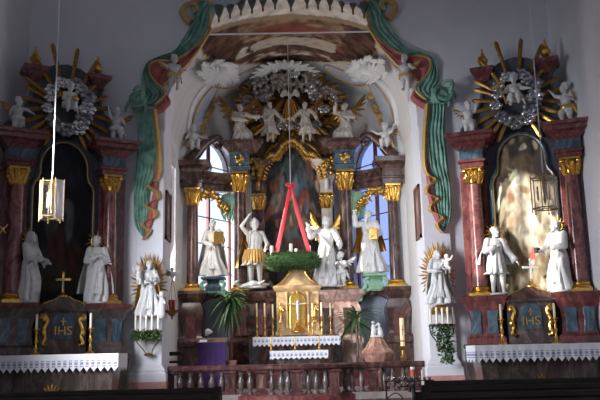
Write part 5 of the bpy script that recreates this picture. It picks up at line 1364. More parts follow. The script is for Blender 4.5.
# ================================================================ CHANCEL FURNITURE
# advent wreath
WY = 22.9; wc = at(293, 261, WY); zw = wc.z
Wr = empty('advent_wreath', (wc.x, WY, zw - .24), 0, 'green fir advent wreath hanging on red ribbons before the high altar', 'wreath')
m = MB(); RW = .60
for k in range(1): m.grid([[V(wc.x + math.cos(a) * (RW + .17 * math.cos(b)), WY + math.sin(a) * (RW + .17 * math.cos(b)), zw + .19 * math.sin(b)) for b in [2 * PI * j / 10 for j in range(10)]] for a in [2 * PI * i / 36 for i in range(36)]], cu=True, cv=True)
rnd = random.Random(14)
for k in range(2600):
    a = rnd.uniform(0, 2 * PI); b = rnd.uniform(0, 2 * PI); n = V(math.cos(a) * math.cos(b), math.sin(a) * math.cos(b), math.sin(b)); t = V(-math.sin(a), math.cos(a), 0)
    p = V(wc.x + math.cos(a) * RW, WY + math.sin(a) * RW, zw) + n * .165
    d = (n + t * rnd.uniform(-1, 1) + V(0, 0, rnd.uniform(-.4, .2))).normalized(); l = rnd.uniform(.07, .15); s_ = d.cross(n); s_ = (s_ if s_.length > .05 else t).normalized() * .012
    m.add([p - s_, p + s_, p + d * l, p + d * l * .5 + n * .012], [(0, 1, 2), (0, 3, 1), (1, 3, 2), (2, 3, 0)])
m.build('fir_ring', FIR, Wr, smooth=0)
kn = V(wc.x - .03, WY, zz(291, 186, WY))
for k, a in enumerate((.35, 2.75, 3.6, 5.8)):
    e = V(wc.x + math.cos(a) * RW * .92, WY + math.sin(a) * RW * .92, zw + .1); G = []
    for i in range(12):
        t = i / 11; c = kn.lerp(e, t) + V(0, 0, -.03 * math.sin(PI * t)); w = lerp(.045, .085, t); s_ = V(math.cos(.25 + .5 * t), -math.sin(.25 + .5 * t), 0)
        G.append([c - s_ * w, c + V(0, -.02, 0), c + s_ * w])
    m = MB(); m.slab(G, V(0, .006, 0))
    for q in range(2): m.tube(smoothpath([e + V(0, -.1, .04), e + V(.05 - .1 * q, -.14, -.02), e + V(.12 - .24 * q, -.16, -.14 - .05 * q)]), .025, 5, .4)
    m.build('red_ribbon', RIBBON, Wr)
m = MB()
for q in (-1, 1):
    m.tube(smoothpath([kn, kn + V(q * .08, -.04, .07), kn + V(q * .12, -.02, .02), kn + V(q * .02, -.03, -.02)]), .026, 6); m.tube([kn, kn + V(q * .06, -.05, -.09)], [.03, .02], 6)
m.ell(kn + V(0, -.03, 0), .05, 8, 6); m.build('bow', RIBBON, Wr)
m = MB(); m.tube([kn, V(kn.x, WY, vz(kn.x) + .02)], .010, 6); m.build('cord', STEEL, Wr)
for px, yy, w in ((272, -.2, 'left'), (291, -.56, 'front'), (309, -.15, 'right'), (300, .55, 'rear')):
    x = at(px, 250, WY).x if w != 'rear' else wc.x + .1; z0 = zw + .17
    o = empty('advent_candle', (x, WY + yy, z0), 0, 'thick pale candle standing on the %s of the fir wreath' % w, 'candle', 'wreath candles')
    m = MB(wm(o)); m.lathe([(.05, -.02), (.05, .24), (.04, .255), (.005, .25)], n=14); m.build('wax', WAXW, o); m = MB(wm(o)); m.lathe([(.075, -.02), (.08, .0), (.06, .012)], n=12); m.build('holder', BRASS, o)

# palms in pots
def palm(label, px, Y, z0, ztop, seed, droop, side):
    c = at(px, 320, Y); o = empty('potted_palm', (c.x, Y, z0), 0, label, 'plant', 'potted palms'); M = wm(o); rnd = random.Random(seed); h = ztop - z0
    m = MB(M); m.lathe([(.14, 0), (.15, .02), (.20, .30), (.215, .31), (.215, .36), (.19, .36), (.18, .33), (.01, .33)], n=18); m.build('pot', DARKPOT, o)
    m = MB(M); m.tube([(0, 0, .3), (.02, 0, h * .5), (0, 0, h)], [.045, .04, .035], 8); m.build('stem', BROWNW, o)
    for k in range(64):
        a = rnd.uniform(0, 2 * PI); e = rnd.uniform(-.7, 1.2); L = rnd.uniform(.5, .8); d = V(math.cos(a), math.sin(a) * .8, 0); G = []; b = V(0, 0, h - rnd.uniform(0, .25))
        for i in range(8):
            t = i / 7; p = b + d * L * t * math.cos(e * (1 - t * .6)) + V(0, 0, L * (math.sin(e) * t - droop * t * t)); w = .040 * math.sin(PI * (.1 + .88 * t)) ** .8; s_ = V(-d.y, d.x, 0)
            G.append([p - s_ * w, p + V(0, 0, -.008), p + s_ * w])
        m = MB(M); m.slab(G, V(0, 0, .004)); m.build('leaf', PALM, o, smooth=0)
palm('potted palm with drooping leaves beside the left window opening', 231, 23.0, .5, 2.85, 3, .75, -1)
palm('potted palm with spiky leaves behind the baptismal font', 356, 22.9, .5, 2.25, 5, .45, 1)

# lectern with purple cloth
LY = 20.4; c = at(212, 350, LY); lz = zz(212, 343, LY)
o = empty('lectern', (c.x, LY, .3), 0, 'lectern hung with a dark purple cloth in front of the left altar window', 'lectern'); M = wm(o); h = lz - .3
m = MB(M); m.box(-.30, -.02, 0, .30, .32, h - .05); m.build('stand', BROWNW, o, smooth=0, bevel=.01)
m = MB(M); m.add([(-.36, -.10, h - .04), (.36, -.10, h - .04), (.36, .40, h + .10), (-.36, .40, h + .10), (-.36, -.10, h), (.36, -.10, h), (.36, .40, h + .14), (-.36, .40, h + .14)], [(0, 3, 2, 1), (4, 5, 6, 7), (0, 1, 5, 4), (1, 2, 6, 5), (2, 3, 7, 6), (3, 0, 4, 7)]); m.build('desk', BROWNW, o, smooth=0)
G = []
for i in range(10):
    t = i / 9; G.append([V(-.35 + .70 * k / 30, -.115 - .012 * math.sin(k * 1.15) * t, lerp(h + .012, .12, t)) for k in range(31)])
m = MB(M); m.slab(G, V(0, .008, 0)); m.build('purple_cloth', PURPLE, o)
b = empty('sheet', (c.x - .19, LY - .02, lz + .03), 0, 'white paper sheet lying at the left of the lectern desk', 'paper'); m = MB(wm(b)); m.add([(-.12, -.06, -.005), (.06, -.06, -.005), (.06, .14, .05), (-.12, .14, .05), (-.12, -.06, 0), (.06, -.06, 0), (.06, .14, .055), (-.12, .14, .055)], [(0, 3, 2, 1), (4, 5, 6, 7), (0, 1, 5, 4), (1, 2, 6, 5), (2, 3, 7, 6), (3, 0, 4, 7)]); m.build('page', LINEN, b, smooth=0)
b = empty('reading_lamp', (c.x - .16, LY + .30, lz + .08), 0, 'small white shaded reading lamp rising over the lectern', 'lamp'); M = wm(b)
m = MB(M); m.tube(smoothpath([V(0, 0, 0), V(-.02, 0, .12), V(.02, -.06, .22), V(.05, -.1, .22)]), .010, 6); m.build('arm', IRON, b)
m = MB(M @ Matrix.Translation((.06, -.11, .17)) @ Matrix.Rotation(-.5, 4, 'Y')); m.lathe([(.10, -.03), (.10, .0), (.075, .07), (.035, .11), (.005, .115)], n=14); m.build('shade', STATUE, b)

# stool and chair
c = at(230, 358, 20.6); o = empty('stool', (c.x, 20.6, .3), 0, 'small reddish brown stool right of the purple lectern', 'stool'); M = wm(o); RB = plain('reddish_brown_wood', (.22, .075, .05), .5, c2=(.16, .055, .04), scale=7)
m = MB(M); m.box(-.17, -.15, .70, .17, .15, .76); m.build('seat', RB, o, smooth=0, bevel=.008)
m = MB(M); m.box(-.155, -.135, .50, .155, .135, .70); m.build('apron', RB, o, smooth=0)
for sx in (-1, 1):
    for sy in (-1, 1): MB(M).lathe([(.018, 0), (.022, .1), (.016, .3), (.024, .5)], (sx * .13, sy * .11, 0), 8).build('leg', RB, o)
c = at(173, 358, 19.75); o = empty('wooden_chair', (c.x, 19.85, .3), 0, 'dark wooden chair between the pier and the outer pedestal at the left', 'chair'); M = wm(o)
m = MB(M); m.box(-.2, -.2, .43, .2, .2, .47); m.build('seat', WOOD, o, smooth=0, bevel=.006)
for sx in (-1, 1):
    MB(M).tube([(sx * .18, .18, 0), (sx * .18, .18, .45), (sx * .19, .22, .98)], .02, 7).build('rear_leg', WOOD, o); MB(M).tube([(sx * .18, -.18, 0), (sx * .18, -.18, .44)], .02, 7).build('front_leg', WOOD, o)
m = MB(M); m.box(-.2, .195, .90, .2, .225, 1.0); m.build('top_rail', WOOD, o, smooth=0, bevel=.006); m = MB(M); m.box(-.19, .19, .72, .19, .21, .78); m.build('cross_rail', WOOD, o, smooth=0)

# font
FY = 20.0; c = at(377, 352, FY); fz = zz(377, 352, FY); o = empty('baptismal_font', (c.x, FY, .3), 0, 'pink marble octagonal baptismal font with domed lid and white figures on top', 'font'); M = wm(o); b = fz - .3
FONTM = marble('rosy_font_marble', [(.30, (.20, .085, .065)), (.5, (.36, .18, .14)), (.72, (.50, .32, .26))], 4)
m = MB(M); m.lathe([(.30, 0), (.30, .08), (.20, .14), (.13, .25), (.15, .45), (.20, .52), (.24, .58), (.35, .72), (.39, .84), (.39, b - .06), (.41, b - .05)], n=8, ph=PI / 8); m.build('bowl', FONTM, o, smooth=20)
m = MB(M); m.lathe([(.41, b - .05), (.42, b - .02), (.42, b), (.36, b + .04), (.28, b + .10), (.20, b + .22), (.15, b + .32), (.12, b + .36), (.12, b + .38)], n=8, ph=PI / 8); m.build('lid', FONTM, o, smooth=20)
for k in range(8):
    a = PI / 8 + 2 * PI * k / 8
    if math.sin(a) > .5: continue
    m = MB(M); m.tube([(.40 * math.cos(a), .40 * math.sin(a), b + .005), (.28 * math.cos(a), .28 * math.sin(a), b + .11), (.15 * math.cos(a), .15 * math.sin(a), b + .33)], .010, 5); m.build('lid_edge', GOLDTRIM, o)
m = MB(M)
z = b + .37
m.M = M @ Matrix.Translation((0, 0, z)) @ Matrix.Scale(.85, 4) @ Matrix.Diagonal((1.4, 1.2, 1, 1)) @ Matrix.Translation((0, 0, -z))
m.chain([V(-.06, 0, z), V(-.05, 0, z + .16), V(-.06, -.02, z + .32)], [.055, .06, .035]); m.ell(V(-.06, -.03, z + .41), .042, 8, 6); m.chain([V(.09, 0, z), V(.085, 0, z + .13), V(.07, -.02, z + .26)], [.055, .06, .035]); m.ell(V(.065, -.03, z + .34), .040, 8, 6); m.cap(V(-.02, -.02, z + .30), V(.05, -.06, z + .40), .02, .014); m.cap(V(.05, -.02, z + .24), V(-.02, -.06, z + .20), .02, .014); m.lathe([(.13, z - .02), (.14, z), (.10, z + .04)], n=12); m.build('figure_group', STATUE, o, remesh=.012)

# paschal candle
PY = 19.7; c = at(403, 352, PY); o = empty('paschal_candle', (c.x, PY, .3), 0, 'thick decorated tall candle on a turned gilt stand beside the font', 'candle'); M = wm(o); zb = zz(403, 346, PY) - .3; zt = zz(403, 318, PY) - .3
m = MB(M); m.lathe([(.16, 0), (.17, .03), (.10, .08), (.05, .14), (.04, .22), (.07, .30), (.045, .38), (.035, .55), (.06, .68), (.08, .74), (.05, .80), (.04, zb - .10), (.09, zb - .04), (.10, zb), (.02, zb)], n=16); m.build('stand', BROWNM if False else OLDGOLD, o)
m = MB(M); m.lathe([(.055, zb - .01), (.055, zt - .01), (.045, zt), (.004, zt - .005)], n=16); cn = m.build('wax', WAX, o)
m = MB(M); m.box(-.008, -.060, zb + .25, .008, -.052, zb + .50); m.box(-.035, -.060, zb + .38, .035, -.052, zb + .40); m.lathe([(.0565, zb + .10), (.0575, zb + .12), (.0565, zb + .14)], n=16); m.build('red_cross_mark', REDCAN, cn, smooth=0)

# sanctuary lamp
SY = 19.05; c = at(172, 312, SY); top = at(172, 277, SY); wx = XC - HWA
o = empty('sanctuary_lamp', (c.x, SY, c.z), 0, 'hanging gilt sanctuary lamp with red glass on thin chains by the left arch pier', 'lamp'); M = I4
m = MB(); m.tube(smoothpath([V(wx, SY, top.z + .05), V((wx + c.x) / 2, SY, top.z + .13), V(c.x, SY, top.z + .06), V(c.x + .02, SY, top.z)]), .018, 7); m.lathe([(.05, 0), (.06, .02), (.05, .04)], (wx + .02, SY, top.z + .03), 10); m.build('wall_bracket', OLDGOLD, o)
m = MB(); m.ell(V(c.x, SY, top.z + .05), (.06, .05, .10), 9, 6); m.ell(V(c.x, SY - .02, top.z + .18), .05, 8, 6)
for q in (-1, 1): m.slab([[V(c.x + q * .04, SY, top.z + .12), V(c.x + q * .04, SY, top.z + .02)], [V(c.x + q * .16, SY + .02, top.z + .2), V(c.x + q * .13, SY + .02, top.z + .04)]], V(0, .015, 0))
m.build('winged_finial', STATUE, o)
zb = zz(172, 311, SY)
for k in range(3):
    a = .5 + 2 * PI * k / 3; m = MB(); m.tube([V(c.x, SY, top.z), V(c.x + math.cos(a) * .15, SY + math.sin(a) * .15, zb)], .007, 5); m.build('chain', OLDGOLD, o)
m = MB(); m.lathe([(.01, -.20), (.03, -.17), (.015, -.14), (.05, -.12), (.10, -.06), (.17, 0), (.18, .02), (.14, .03), (.06, .02)], (c.x, SY, zb), 16); m.build('bowl', OLDGOLD, o)
m = MB(); m.lathe([(.05, .02), (.075, .05), (.08, .22), (.085, .26), (.07, .25), (.01, .08)], (c.x, SY, zb), 14); m.build('red_glass', REDGLASS, o)

# pictures on the arch reveals
for s, px, y0, y1 in ((-1, 168, 193, 241), (1, 416.5, 187, 239)):
    p = at(px, 215, 19.1); xw = XC + s * HWA; z0, z1 = zz(px, y1, 19.1), zz(px, y0, 19.1); wd = 'left' if s < 0 else 'right'
    o = empty('framed_picture', (xw, 19.1, z0), 0, 'narrow red framed picture hanging on the %s reveal of the chancel arch' % wd, 'picture', 'pictures on the arch reveals')
    x0, x1 = sorted((xw, xw - s * .05)); m = MB()
    for a, b, cz, d in ((18.74, 19.46, z0, z0 + .08), (18.74, 19.46, z1 - .08, z1), (18.74, 18.82, z0, z1), (19.38, 19.46, z0, z1)): m.box(x0, a, cz, x1, b, d)
    m.build('frame', RB, o, smooth=0)
    xp = xw - s * .025; G = [[V(xp, 18.8 + .6 * i / 14, lerp(z0 + .06, z1 - .06, j / 30)) for j in range(31)] for i in range(15)]
    paint_grid('picture', G, blobs((.16, .12, .10), [(.5, .6, .25, .2, (.34, .26, .2)), (.5, .25, .3, .15, (.22, .12, .1))], 2.0 + s), CANVAS, o)

# pier statues with candle brackets
def pier(s, px, y0, y1, Hs, label, cl, bl):
    wd = 'left' if s < 0 else 'right'; Yp = YW - .40; p = at(px, y1, Yp); z0 = p.z; rz = .1 * -s
    o, T, P, put = mkfig('statue', label, 'statue', (p.x, Yp, z0), zz(px, y0, Yp) - z0, rz, dict(lw=(.10, -.17, .66), le=(.17, -.05, .64), rw=(-.02, -.17, .60), re=(-.17, -.05, .62), face=(.3, -1, -.1), head=(.008, -.015, .918)), 'pier statues', robe_kw=dict(n=9, seed=40 + s, flare=.35), veil=s < 0, long_hair=s > 0, cloak=(GOLDTRIM if s < 0 else STATUE, .08))
    H = zz(px, y0, Yp) - z0
    m = MB(); b = V(-.16 if s < 0 else .15, -.19, .66) * H
    m.chain([b, b + V(0, 0, .07) * H, b + V(.0, -.005, .13) * H], [.05 * H, .05 * H, .035 * H]); m.ell(b + V(0, -.01, .195) * H, .048 * H, 10, 7); m.chain([b, b + V(.04, -.06, -.02) * H, b + V(.03, -.07, -.10) * H], [.03 * H, .028 * H, .018 * H]); m.chain([b + V(0, 0, .12) * H, b + V(.07 * s, -.05, .14) * H, b + V(.1 * s, -.05, .20) * H], [.022 * H, .02 * H, .015 * H])
    put(m, 'held_child', STATUE, .012)
    if s < 0:
        m = MB(); b = V(.24, -.08, .02) * H
        m.chain([b, b + V(0, 0, .16) * H, b + V(0, 0, .30) * H], [.075 * H, .06 * H, .045 * H]); m.ell(b + V(0, 0, .38) * H, .05 * H, 10, 7); m.cap(b + V(0, 0, .28) * H, b + V(-.07, -.06, .36) * H, .022 * H, .016 * H); m.cap(b + V(.04, 0, .28) * H, b + V(.07, -.07, .20) * H, .022 * H, .016 * H); put(m, 'standing_child', STATUE, .012)
    else:
        m = MB(); m.lathe([(.20, -.02), (.24, .04), (.18, .14), (.06, .19)], (0, 0, -.19), 16); put(m, 'gilt_globe', GOLD)
    cz = H * .56
    for k in range(46):
        a = 2 * PI * k / 46; rx, ry = .35 * H, .62 * H; l = 1.0 if k % 2 else .86; d0 = V(math.cos(a) * rx * .5, .16, cz + math.sin(a) * ry * .5); d1 = V(math.cos(a) * rx * l, .18, cz + math.sin(a) * ry * l); mid = d0.lerp(d1, .6); s_ = V(-math.sin(a), 0, math.cos(a)) * .026
        m = MB(); m.slab([[d0 - s_ * .6, d0 + V(0, -.015, 0), d0 + s_ * .6], [mid - s_, mid + V(0, -.015, 0), mid + s_], [d1 - s_ * .15, d1 + V(0, -.01, 0), d1 + s_ * .15]], V(0, .012, 0)); put(m, 'ray', GOLDTRIM if k % 3 else GOLD, smooth=20)
    m = MB(); m.tube([V(0, .05, H * .45), V(0, .40, H * .45)], .03, 6); put(m, 'wall_fixing', IRON)
    # bracket below
    zc = zz(px, cl, Yp); b = empty('candle_bracket', (p.x, Yp - .05, zc), 0, bl, 'candle bracket', 'candle brackets below the pier statues'); Mb = wm(b)
    m = MB(Mb)
    for q in (-1, 1): m.tube(smoothpath([V(q * .28, -.05, 0), V(q * .24, 0, -.18), V(q * .12, .08, -.34), V(q * .06, .25, -.46)]), .014, 6); m.tube(smoothpath([V(q * .28, -.05, 0), V(q * .16, -.16, .02), V(0, -.2, .02)]), .012, 6)
    m.tube([V(-.30, -.03, 0), V(.30, -.03, 0)], .014, 6); m.tube([V(0, 0, -.06), V(0, .42, -.06)], .02, 6); m.tube([V(0, .18, -.46), V(0, .38, -.46)], .02, 6)
    m.build('bracket_arms', BRASS if s < 0 else IRON, b)
    m = MB(Mb); m.lathe([(.02, -.52), (.10, -.50), (.11, -.47), (.03, -.44)], (0, .20, 0), 12); m.build('wall_boss', OLDGOLD, b); m = MB(Mb); m.lathe([(.16, 0), (.22, .02), (.18, .05)], (0, .06, 0), 14); m.build('plate', OLDGOLD, b)
    m = MB(Mb); rr = random.Random(6)
    for k in range(420 if s > 0 else 260):
        if s > 0: t = rr.random(); q = V(rr.uniform(-.24, .2) * (1 - .5 * t) + .10 * t, -.12 + rr.uniform(-.08, .12), .04 - .85 * t)
        else: q = V(rr.uniform(-.30, .30), -.10 + rr.uniform(-.1, .12), rr.uniform(-.13, .06))
        d = V(rr.uniform(-1, 1), rr.uniform(-1, .3), rr.uniform(-1, .6)).normalized(); s_ = d.orthogonal().normalized() * .022; n = d.cross(s_).normalized() * .008
        m.add([q, q + d * .05 + s_, q + d * .11, q + d * .05 - s_, q + d * .05 + n], [(0, 1, 4), (1, 2, 4), (2, 3, 4), (3, 0, 4), (0, 3, 2, 1)])
    m.build('greenery', FIR, b, smooth=0)
    for k in range(5):
        x = -.25 + .125 * k; yy = -.05 - .13 * (1 - (x / .28) ** 2)
        m = MB(Mb); m.lathe([(.035, 0), (.05, .02), (.03, .035)], (x, yy, .01), 10); m.build('candle_cup', BRASS, b)
        cdl = empty('candle', Mb @ V(x, yy, .03), 0, 'pale candle on the %s pier bracket, %s from the left' % (wd, ('first', 'second', 'third', 'fourth', 'fifth')[k]), 'candle', 'candles on the %s pier bracket' % wd)
        MB(wm(cdl)).lathe([(.026, 0), (.026, .34 + .02 * (k % 2)), (.02, .36 + .02 * (k % 2)), (.002, .37)], n=10).build('wax', WAXW, cdl)
pier(-1, 148, 261, 317, 1.3, 'white veiled mother statue with two children in gilt rays on the left pier', 333, 'brass bracket with evergreen and a row of candles on the left pier')
pier(1, 440, 250, 305, 1.3, 'white statue holding a child in an oval of gilt rays on the right pier', 326, 'dark bracket with trailing greenery and a row of candles on the right pier')

# hanging lanterns
GLAREP = glassmat('glare_lilac_glass', (.95, .93, 1.0), .5, .35)  # imitates daylight glare on the side panes of the left lantern
def lantern(label, px, y0, y1, Y, gl, w):
    c = at(px, y1, Y); z0, z1 = zz(px, y1, Y), zz(px, y0, Y); h = z1 - z0
    o = empty('hanging_lantern', (c.x, Y, z0), 0, label, 'lantern', 'hanging lanterns'); M = wm(o)
    m = MB(M); m.tube([(0, 0, h * .2), (0, 0, HT - z0 + .01)], .011, 7); m.build('hanging_rod', STEEL, o)
    m = MB(M); m.lathe([(.02, h * .25), (.03, h * .35), (.02, h * .5), (.035, h * .7), (.03, h * 1.02), (.015, h * 1.12)], n=10); m.build('core', BRASS, o)
    r = w / 2
    for zc in (.10, .96):
        m = MB(M); m.tube([V(math.cos(2 * PI * k / 6) * r * .98, math.sin(2 * PI * k / 6) * r * .98, zc * h) for k in range(7)], .010, 6)
        for k in range(3): m.tube([V(math.cos(PI * k / 3) * r, math.sin(PI * k / 3) * r, zc * h), V(-math.cos(PI * k / 3) * r, -math.sin(PI * k / 3) * r, zc * h)], .006, 5)
        m.build('ring', BRASS, o)
    for k in range(6):
        a = 2 * PI * k / 6 + PI / 6 * 0; b = a + 2 * PI / 6
        p, q = V(math.cos(a) * r, math.sin(a) * r, 0), V(math.cos(b) * r, math.sin(b) * r, 0)
        m = MB(M); e = (q - p) * .08; n = V(math.cos((a + b) / 2), math.sin((a + b) / 2), 0) * .006
        m.add([p + e + V(0, 0, h * .04), q - e + V(0, 0, h * .04), q - e + V(0, 0, h), p + e + V(0, 0, h), p + e + n + V(0, 0, h * .04), q - e + n + V(0, 0, h * .04), q - e + n + V(0, 0, h), p + e + n + V(0, 0, h)], [(0, 3, 2, 1), (4, 5, 6, 7), (0, 1, 5, 4), (1, 2, 6, 5), (2, 3, 7, 6), (3, 0, 4, 7)]); m.build('glass_panel', GLAREP if gl is GLASSL and k in (3, 5) else GLASSC, o, smooth=0)
        m = MB(M); m.tube([p + V(0, 0, 0), p + V(0, 0, h * 1.03)], .009, 6); m.ell(p, .016, 7, 5); m.build('corner_bar', BRASS, o)
    for k in range(3):
        a = 2 * PI * k / 3 + .5; m = MB(M); m.lathe([(.016, h * .35), (.018, h * .62), (.008, h * .64)], (math.cos(a) * r * .5, math.sin(a) * r * .5, 0), 8); m.ell(V(math.cos(a) * r * .5, math.sin(a) * r * .5, h * .70), (.018, .018, .035), 8, 6); m.build('bulb', WAXW, o)
lantern('hexagonal brass lantern with bright glass hanging before the dim left painting', 51, 181, 221, 13.0, GLASSL, .40)
lantern('hexagonal brass lantern with clear glass hanging before the sunlit right painting', 546, 177, 212, 13.0, GLASSC, .44)

# ---------------------------------------------------------------- communion rail
RZ0, RZ1 = .15, .96
m = MB(); rail = smoothpath([V(XC - 2.95, 18.92, 0), V(XC - 2.2, 18.9, 0), V(XC - 1.35, 18.8, 0), V(XC - .7, 18.45, 0), V(XC, 18.3, 0), V(XC + .7, 18.45, 0), V(XC + 1.35, 18.8, 0), V(XC + 2.2, 18.9, 0), V(XC + 2.95, 18.92, 0)], 5)
rp = [(p.x, p.y) for p in rail]
CR = empty('communion_rail', (XC, 18.8, 0), 0, 'dark red marble communion rail with balusters across the chancel arch', 'balustrade')
sq = lambda w, a, b: [(-w, a), (w, a), (w, b), (-w, b)]
m = MB(); m.sweep(rp, sq(.34, 0, RZ0)); m.build('step', GREYM, CR, smooth=0)
m = MB(); m.sweep(rp, [(-.16, RZ0), (.16, RZ0), (.16, .26), (.12, .30), (-.12, .30), (-.16, .26)]); m.build('plinth', REDP, CR, smooth=0)
DRM = marble('deep_red_marble', [(.30, (.028, .012, .012)), (.5, (.075, .030, .028)), (.72, (.16, .085, .075))], 4)
m = MB(); m.sweep(rp, [(-.13, .82), (.13, .82), (.17, .86), (.18, .92), (.15, RZ1), (-.15, RZ1), (-.18, .92), (-.17, .86)]); m.build('top_rail', DRM, CR, smooth=0)
RPT = resample([V(x, y, 0) for x, y in rp], 400)
def rail_at(px):
    best = min(RPT, key=lambda p: abs((p.x - at(px, 370, p.y).x))); return best
for px in (169, 230, 261, 297, 334, 373, 415):
    p = rail_at(px); m = MB(); m.mould([(p.x - .11, p.y - .13), (p.x + .11, p.y - .13), (p.x + .11, p.y + .13), (p.x - .11, p.y + .13)], [(.03, .29), (.03, .36), (0, .39), (0, .75), (.03, .78), (.03, .83)]); po = m.build('post', DRM, CR)
    m = MB(); m.plate([(p.x - .06, .44), (p.x + .06, .44), (p.x + .045, .58), (p.x + .06, .72), (p.x - .06, .72), (p.x - .045, .58)], p.y - .145, p.y - .12); m.build('inset', BROWNM, po, smooth=0)
BALM = marble('grey_baluster_stone', [(.30, (.04, .030, .028)), (.5, (.10, .073, .068)), (.72, (.20, .155, .14))], 5)
for px in (180, 190.5, 201, 212, 222, 241, 250, 272, 281, 288, 308, 316, 325, 345, 352, 361, 384, 393, 403):
    p = rail_at(px); m = MB(); m.lathe([(.075, .29), (.075, .34), (.045, .37), (.06, .44), (.078, .54), (.07, .60), (.045, .67), (.038, .71), (.055, .74), (.04, .77), (.075, .79), (.075, .825)], (p.x, p.y, 0), 14); m.build('baluster', BALM, CR)

# votive candle stands
def votive(label, px, y, Y, rows, cols, cupmat, wdt):
    c = at(px, y, Y); z = c.z; o = empty('votive_stand', (c.x, Y, 0), 0, label, 'candle stand', 'votive candle stands'); M = wm(o); spots = []
    m = MB(M)
    for q in (-1, 1):
        m.tube([(q * wdt / 2, 0, 0), (q * wdt / 2, 0, z - .02)], .016, 6); m.tube([(q * wdt / 2, -.25, .02), (q * wdt / 2, .25, .02)], .016, 6)
        m.tube(smoothpath([V(q * wdt / 2, 0, z * .5), V(q * wdt * .3, 0, z * .65), V(q * wdt * .15, 0, z * .5), V(q * wdt * .25, 0, z * .42)]), .010, 6)
    m.tube([(-wdt / 2, 0, z * .35), (wdt / 2, 0, z * .35)], .012, 6); m.build('iron_frame', IRON, o)
    for r in range(rows):
        zr = z - .10 * r; yr = -.12 * r; m = MB(M); ww = wdt * (1 if r == 0 else .5); m.box(-ww / 2 - .03, yr - .045, zr - .022, ww / 2 + .03, yr + .045, zr - .002); m.box(-.012, yr, zr - .12, .012, yr + .12 if r else yr + .02, zr - .022); m.build('tray', IRON, o, smooth=0)
        nc = cols if r == 0 else cols // 2
        for k in range(nc): spots.append((-ww / 2 + ww * (k + .5) / nc, yr, zr))
    return o, M, spots
o, M, sp = votive('low wrought iron votive stand with silvery cups before the rail at the right', 409, 380, 15.2, 2, 9, SILVER, .86)
def cup(M, x, y, z, label, group, mat):
    k = empty('votive_cup', M @ V(x, y, z), 0, label, 'candle cup', group); m = MB(wm(k)); m.lathe([(.018, 0), (.022, .004), (.030, .055), (.026, .055), (.018, .012)], n=10); m.build('cup', mat, k); m = MB(wm(k)); m.lathe([(.021, .008), (.024, .036), (.002, .040)], n=8); m.build('wax', WAXW, k)
for x, y, z in sp: cup(M, x, y, z, 'small silvery votive cup on the trays of the right stand', 'votive cups on the right stand', SILVER)
c = M @ V(.08, .12, 0); 
o2, M2, sp2 = votive('low wrought iron votive stand with violet cups at the front pew on the left', 187, 395, 13.0, 1, 12, SILVER, .84)
VIO = plain('violet_glass', (.16, .09, .22), .15)
for i, (x, y, z) in enumerate(sp2): cup(M2, x, y, z, 'small violet votive cup on the left stand' if i % 2 else 'small pale votive cup on the left stand', 'votive cups on the left stand', VIO if i % 2 else SILVER)
p = at(413, 377, 16.4); b = empty('candle_pedestal', (p.x, 16.4, 0), 0, 'slim dark pedestal carrying a thick red candle before the rail', 'pedestal'); m = MB(wm(b)); m.lathe([(.16, 0), (.16, .03), (.05, .08), (.035, .3), (.05, p.z - .1), (.10, p.z - .03), (.10, p.z)], n=12); m.build('column', IRON, b)
k = empty('red_candle', (p.x, 16.4, p.z), 0, 'thick red pillar candle with white top right of the paschal stand', 'candle'); m = MB(wm(k)); m.lathe([(.05, 0), (.05, .15)], n=14); m.build('wax', REDCAN, k); m = MB(wm(k)); m.lathe([(.05, .15), (.05, .19), (.04, .2)], n=14); m.build('white_top', WAXW, k)

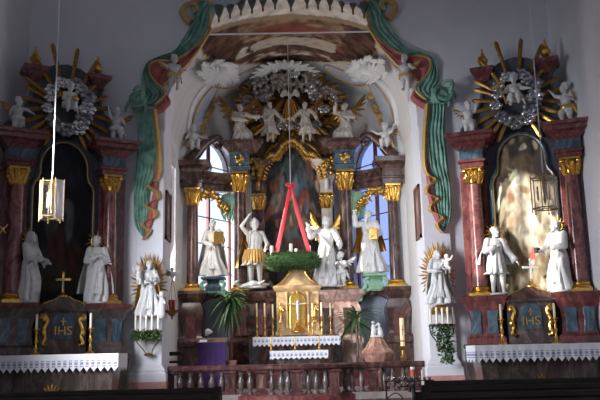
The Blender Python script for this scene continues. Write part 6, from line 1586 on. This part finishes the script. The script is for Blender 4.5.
# ---------------------------------------------------------------- pews
def pew(label, x0, x1, Y, zt, group, front=False):
    o = empty('pew', ((x0 + x1) / 2, Y, 0), 0, label, 'pew', group)
    m = MB(); m.box(x0 + .03, Y - .02, .30, x1 - .03, Y + .02, zt - .05); m.build('back_panel', WOOD, o, smooth=0)
    m = MB(); m.tube([(x0, Y, zt - .03), (x1, Y, zt - .03)], .035, 8); m.box(x0, Y - .05, zt - .075, x1, Y + .05, zt - .045); m.build('top_rail', WOOD, o)
    m = MB(); m.box(x0 + .02, Y - .13, zt - .19, x1 - .02, Y - .02, zt - .165); m.build('book_ledge', WOOD, o, smooth=0, bevel=.005)
    m = MB(); m.box(x0 + .03, Y - .48 if True else Y, .42, x1 - .03, Y - .03, .46); m.build('seat', WOOD, o, smooth=0, bevel=.006)
    for xx in (x0, x1):
        m = MB(Matrix.Translation((xx, 0, 0)) @ Matrix.Rotation(PI / 2, 4, 'Z')); pts = [(Y + .06, 0), (Y + .06, zt - .10), (Y + .04, zt - .02), (Y - .02, zt + .015), (Y - .08, zt - .04), (Y - .10, zt - .22), (Y - .22, .62), (Y - .42, .56), (Y - .50, .48), (Y - .46, .3), (Y - .50, 0)]
        m.plate(pts, -.03, .03); m.build('bench_end', WOOD, o, smooth=0, bevel=.008)
nm = ['front row', 'second row', 'third row', 'fourth row']
for i, (Y, zt, px) in enumerate(((7.0, .905, 428), (6.1, .90, 425), (5.2, .895, 418), (4.4, .89, 410))):
    pew('dark wooden pew right of the aisle, %s from the altar' % nm[i], at(px, 385, Y).x, 5.6, Y, zt, 'pews right of the aisle')
for i, (Y, zt, px) in enumerate(((6.6, .905, 218), (5.7, .90, 216), (4.9, .895, 212), (4.2, .89, 205))):
    pew('dark wooden pew left of the aisle, %s from the altar' % nm[i], -5.6, at(px, 390, Y).x, Y, zt, 'pews left of the aisle')

# gilt star at the left picture edge: arm of a cross held out from the left nave wall
p = at(3, 229, 16.0)
o = empty('wall_cross', (p.x, 16.0, p.z), 0, 'small gilt cross on an iron rod projecting from the nave wall by the dim altar', 'cross'); M = wm(o)
m = MB(M); m.tube([(-.10, 0, .10), (.07, 0, -.09)], .010, 6); m.tube([(-.08, 0, -.10), (.10, 0, .10)], .010, 6); m.ell((0, -.01, 0), .03, 8, 6); m.build('arms', GOLD, o)
m = MB(); m.tube([V(XL - .02, 16.0, p.z), p], .014, 6); m.build('rod', IRON, o)
p = at(592, 272, 17.2); o = empty('wall_candle', (p.x, 17.2, p.z), 0, 'pale candle on a dark wall bracket beside the outer right column', 'candle'); M = wm(o)
m = MB(); m.tube([p, V(XR + .02, 17.2, p.z - .05)], .014, 6); m.lathe([(.04, 0), (.05, .015), (.03, .03)], p, 10); m.build('bracket', IRON, o)
m = MB(M); m.lathe([(.032, .02), (.032, .34), (.003, .35)], n=10); m.build('wax', WAXW, o)
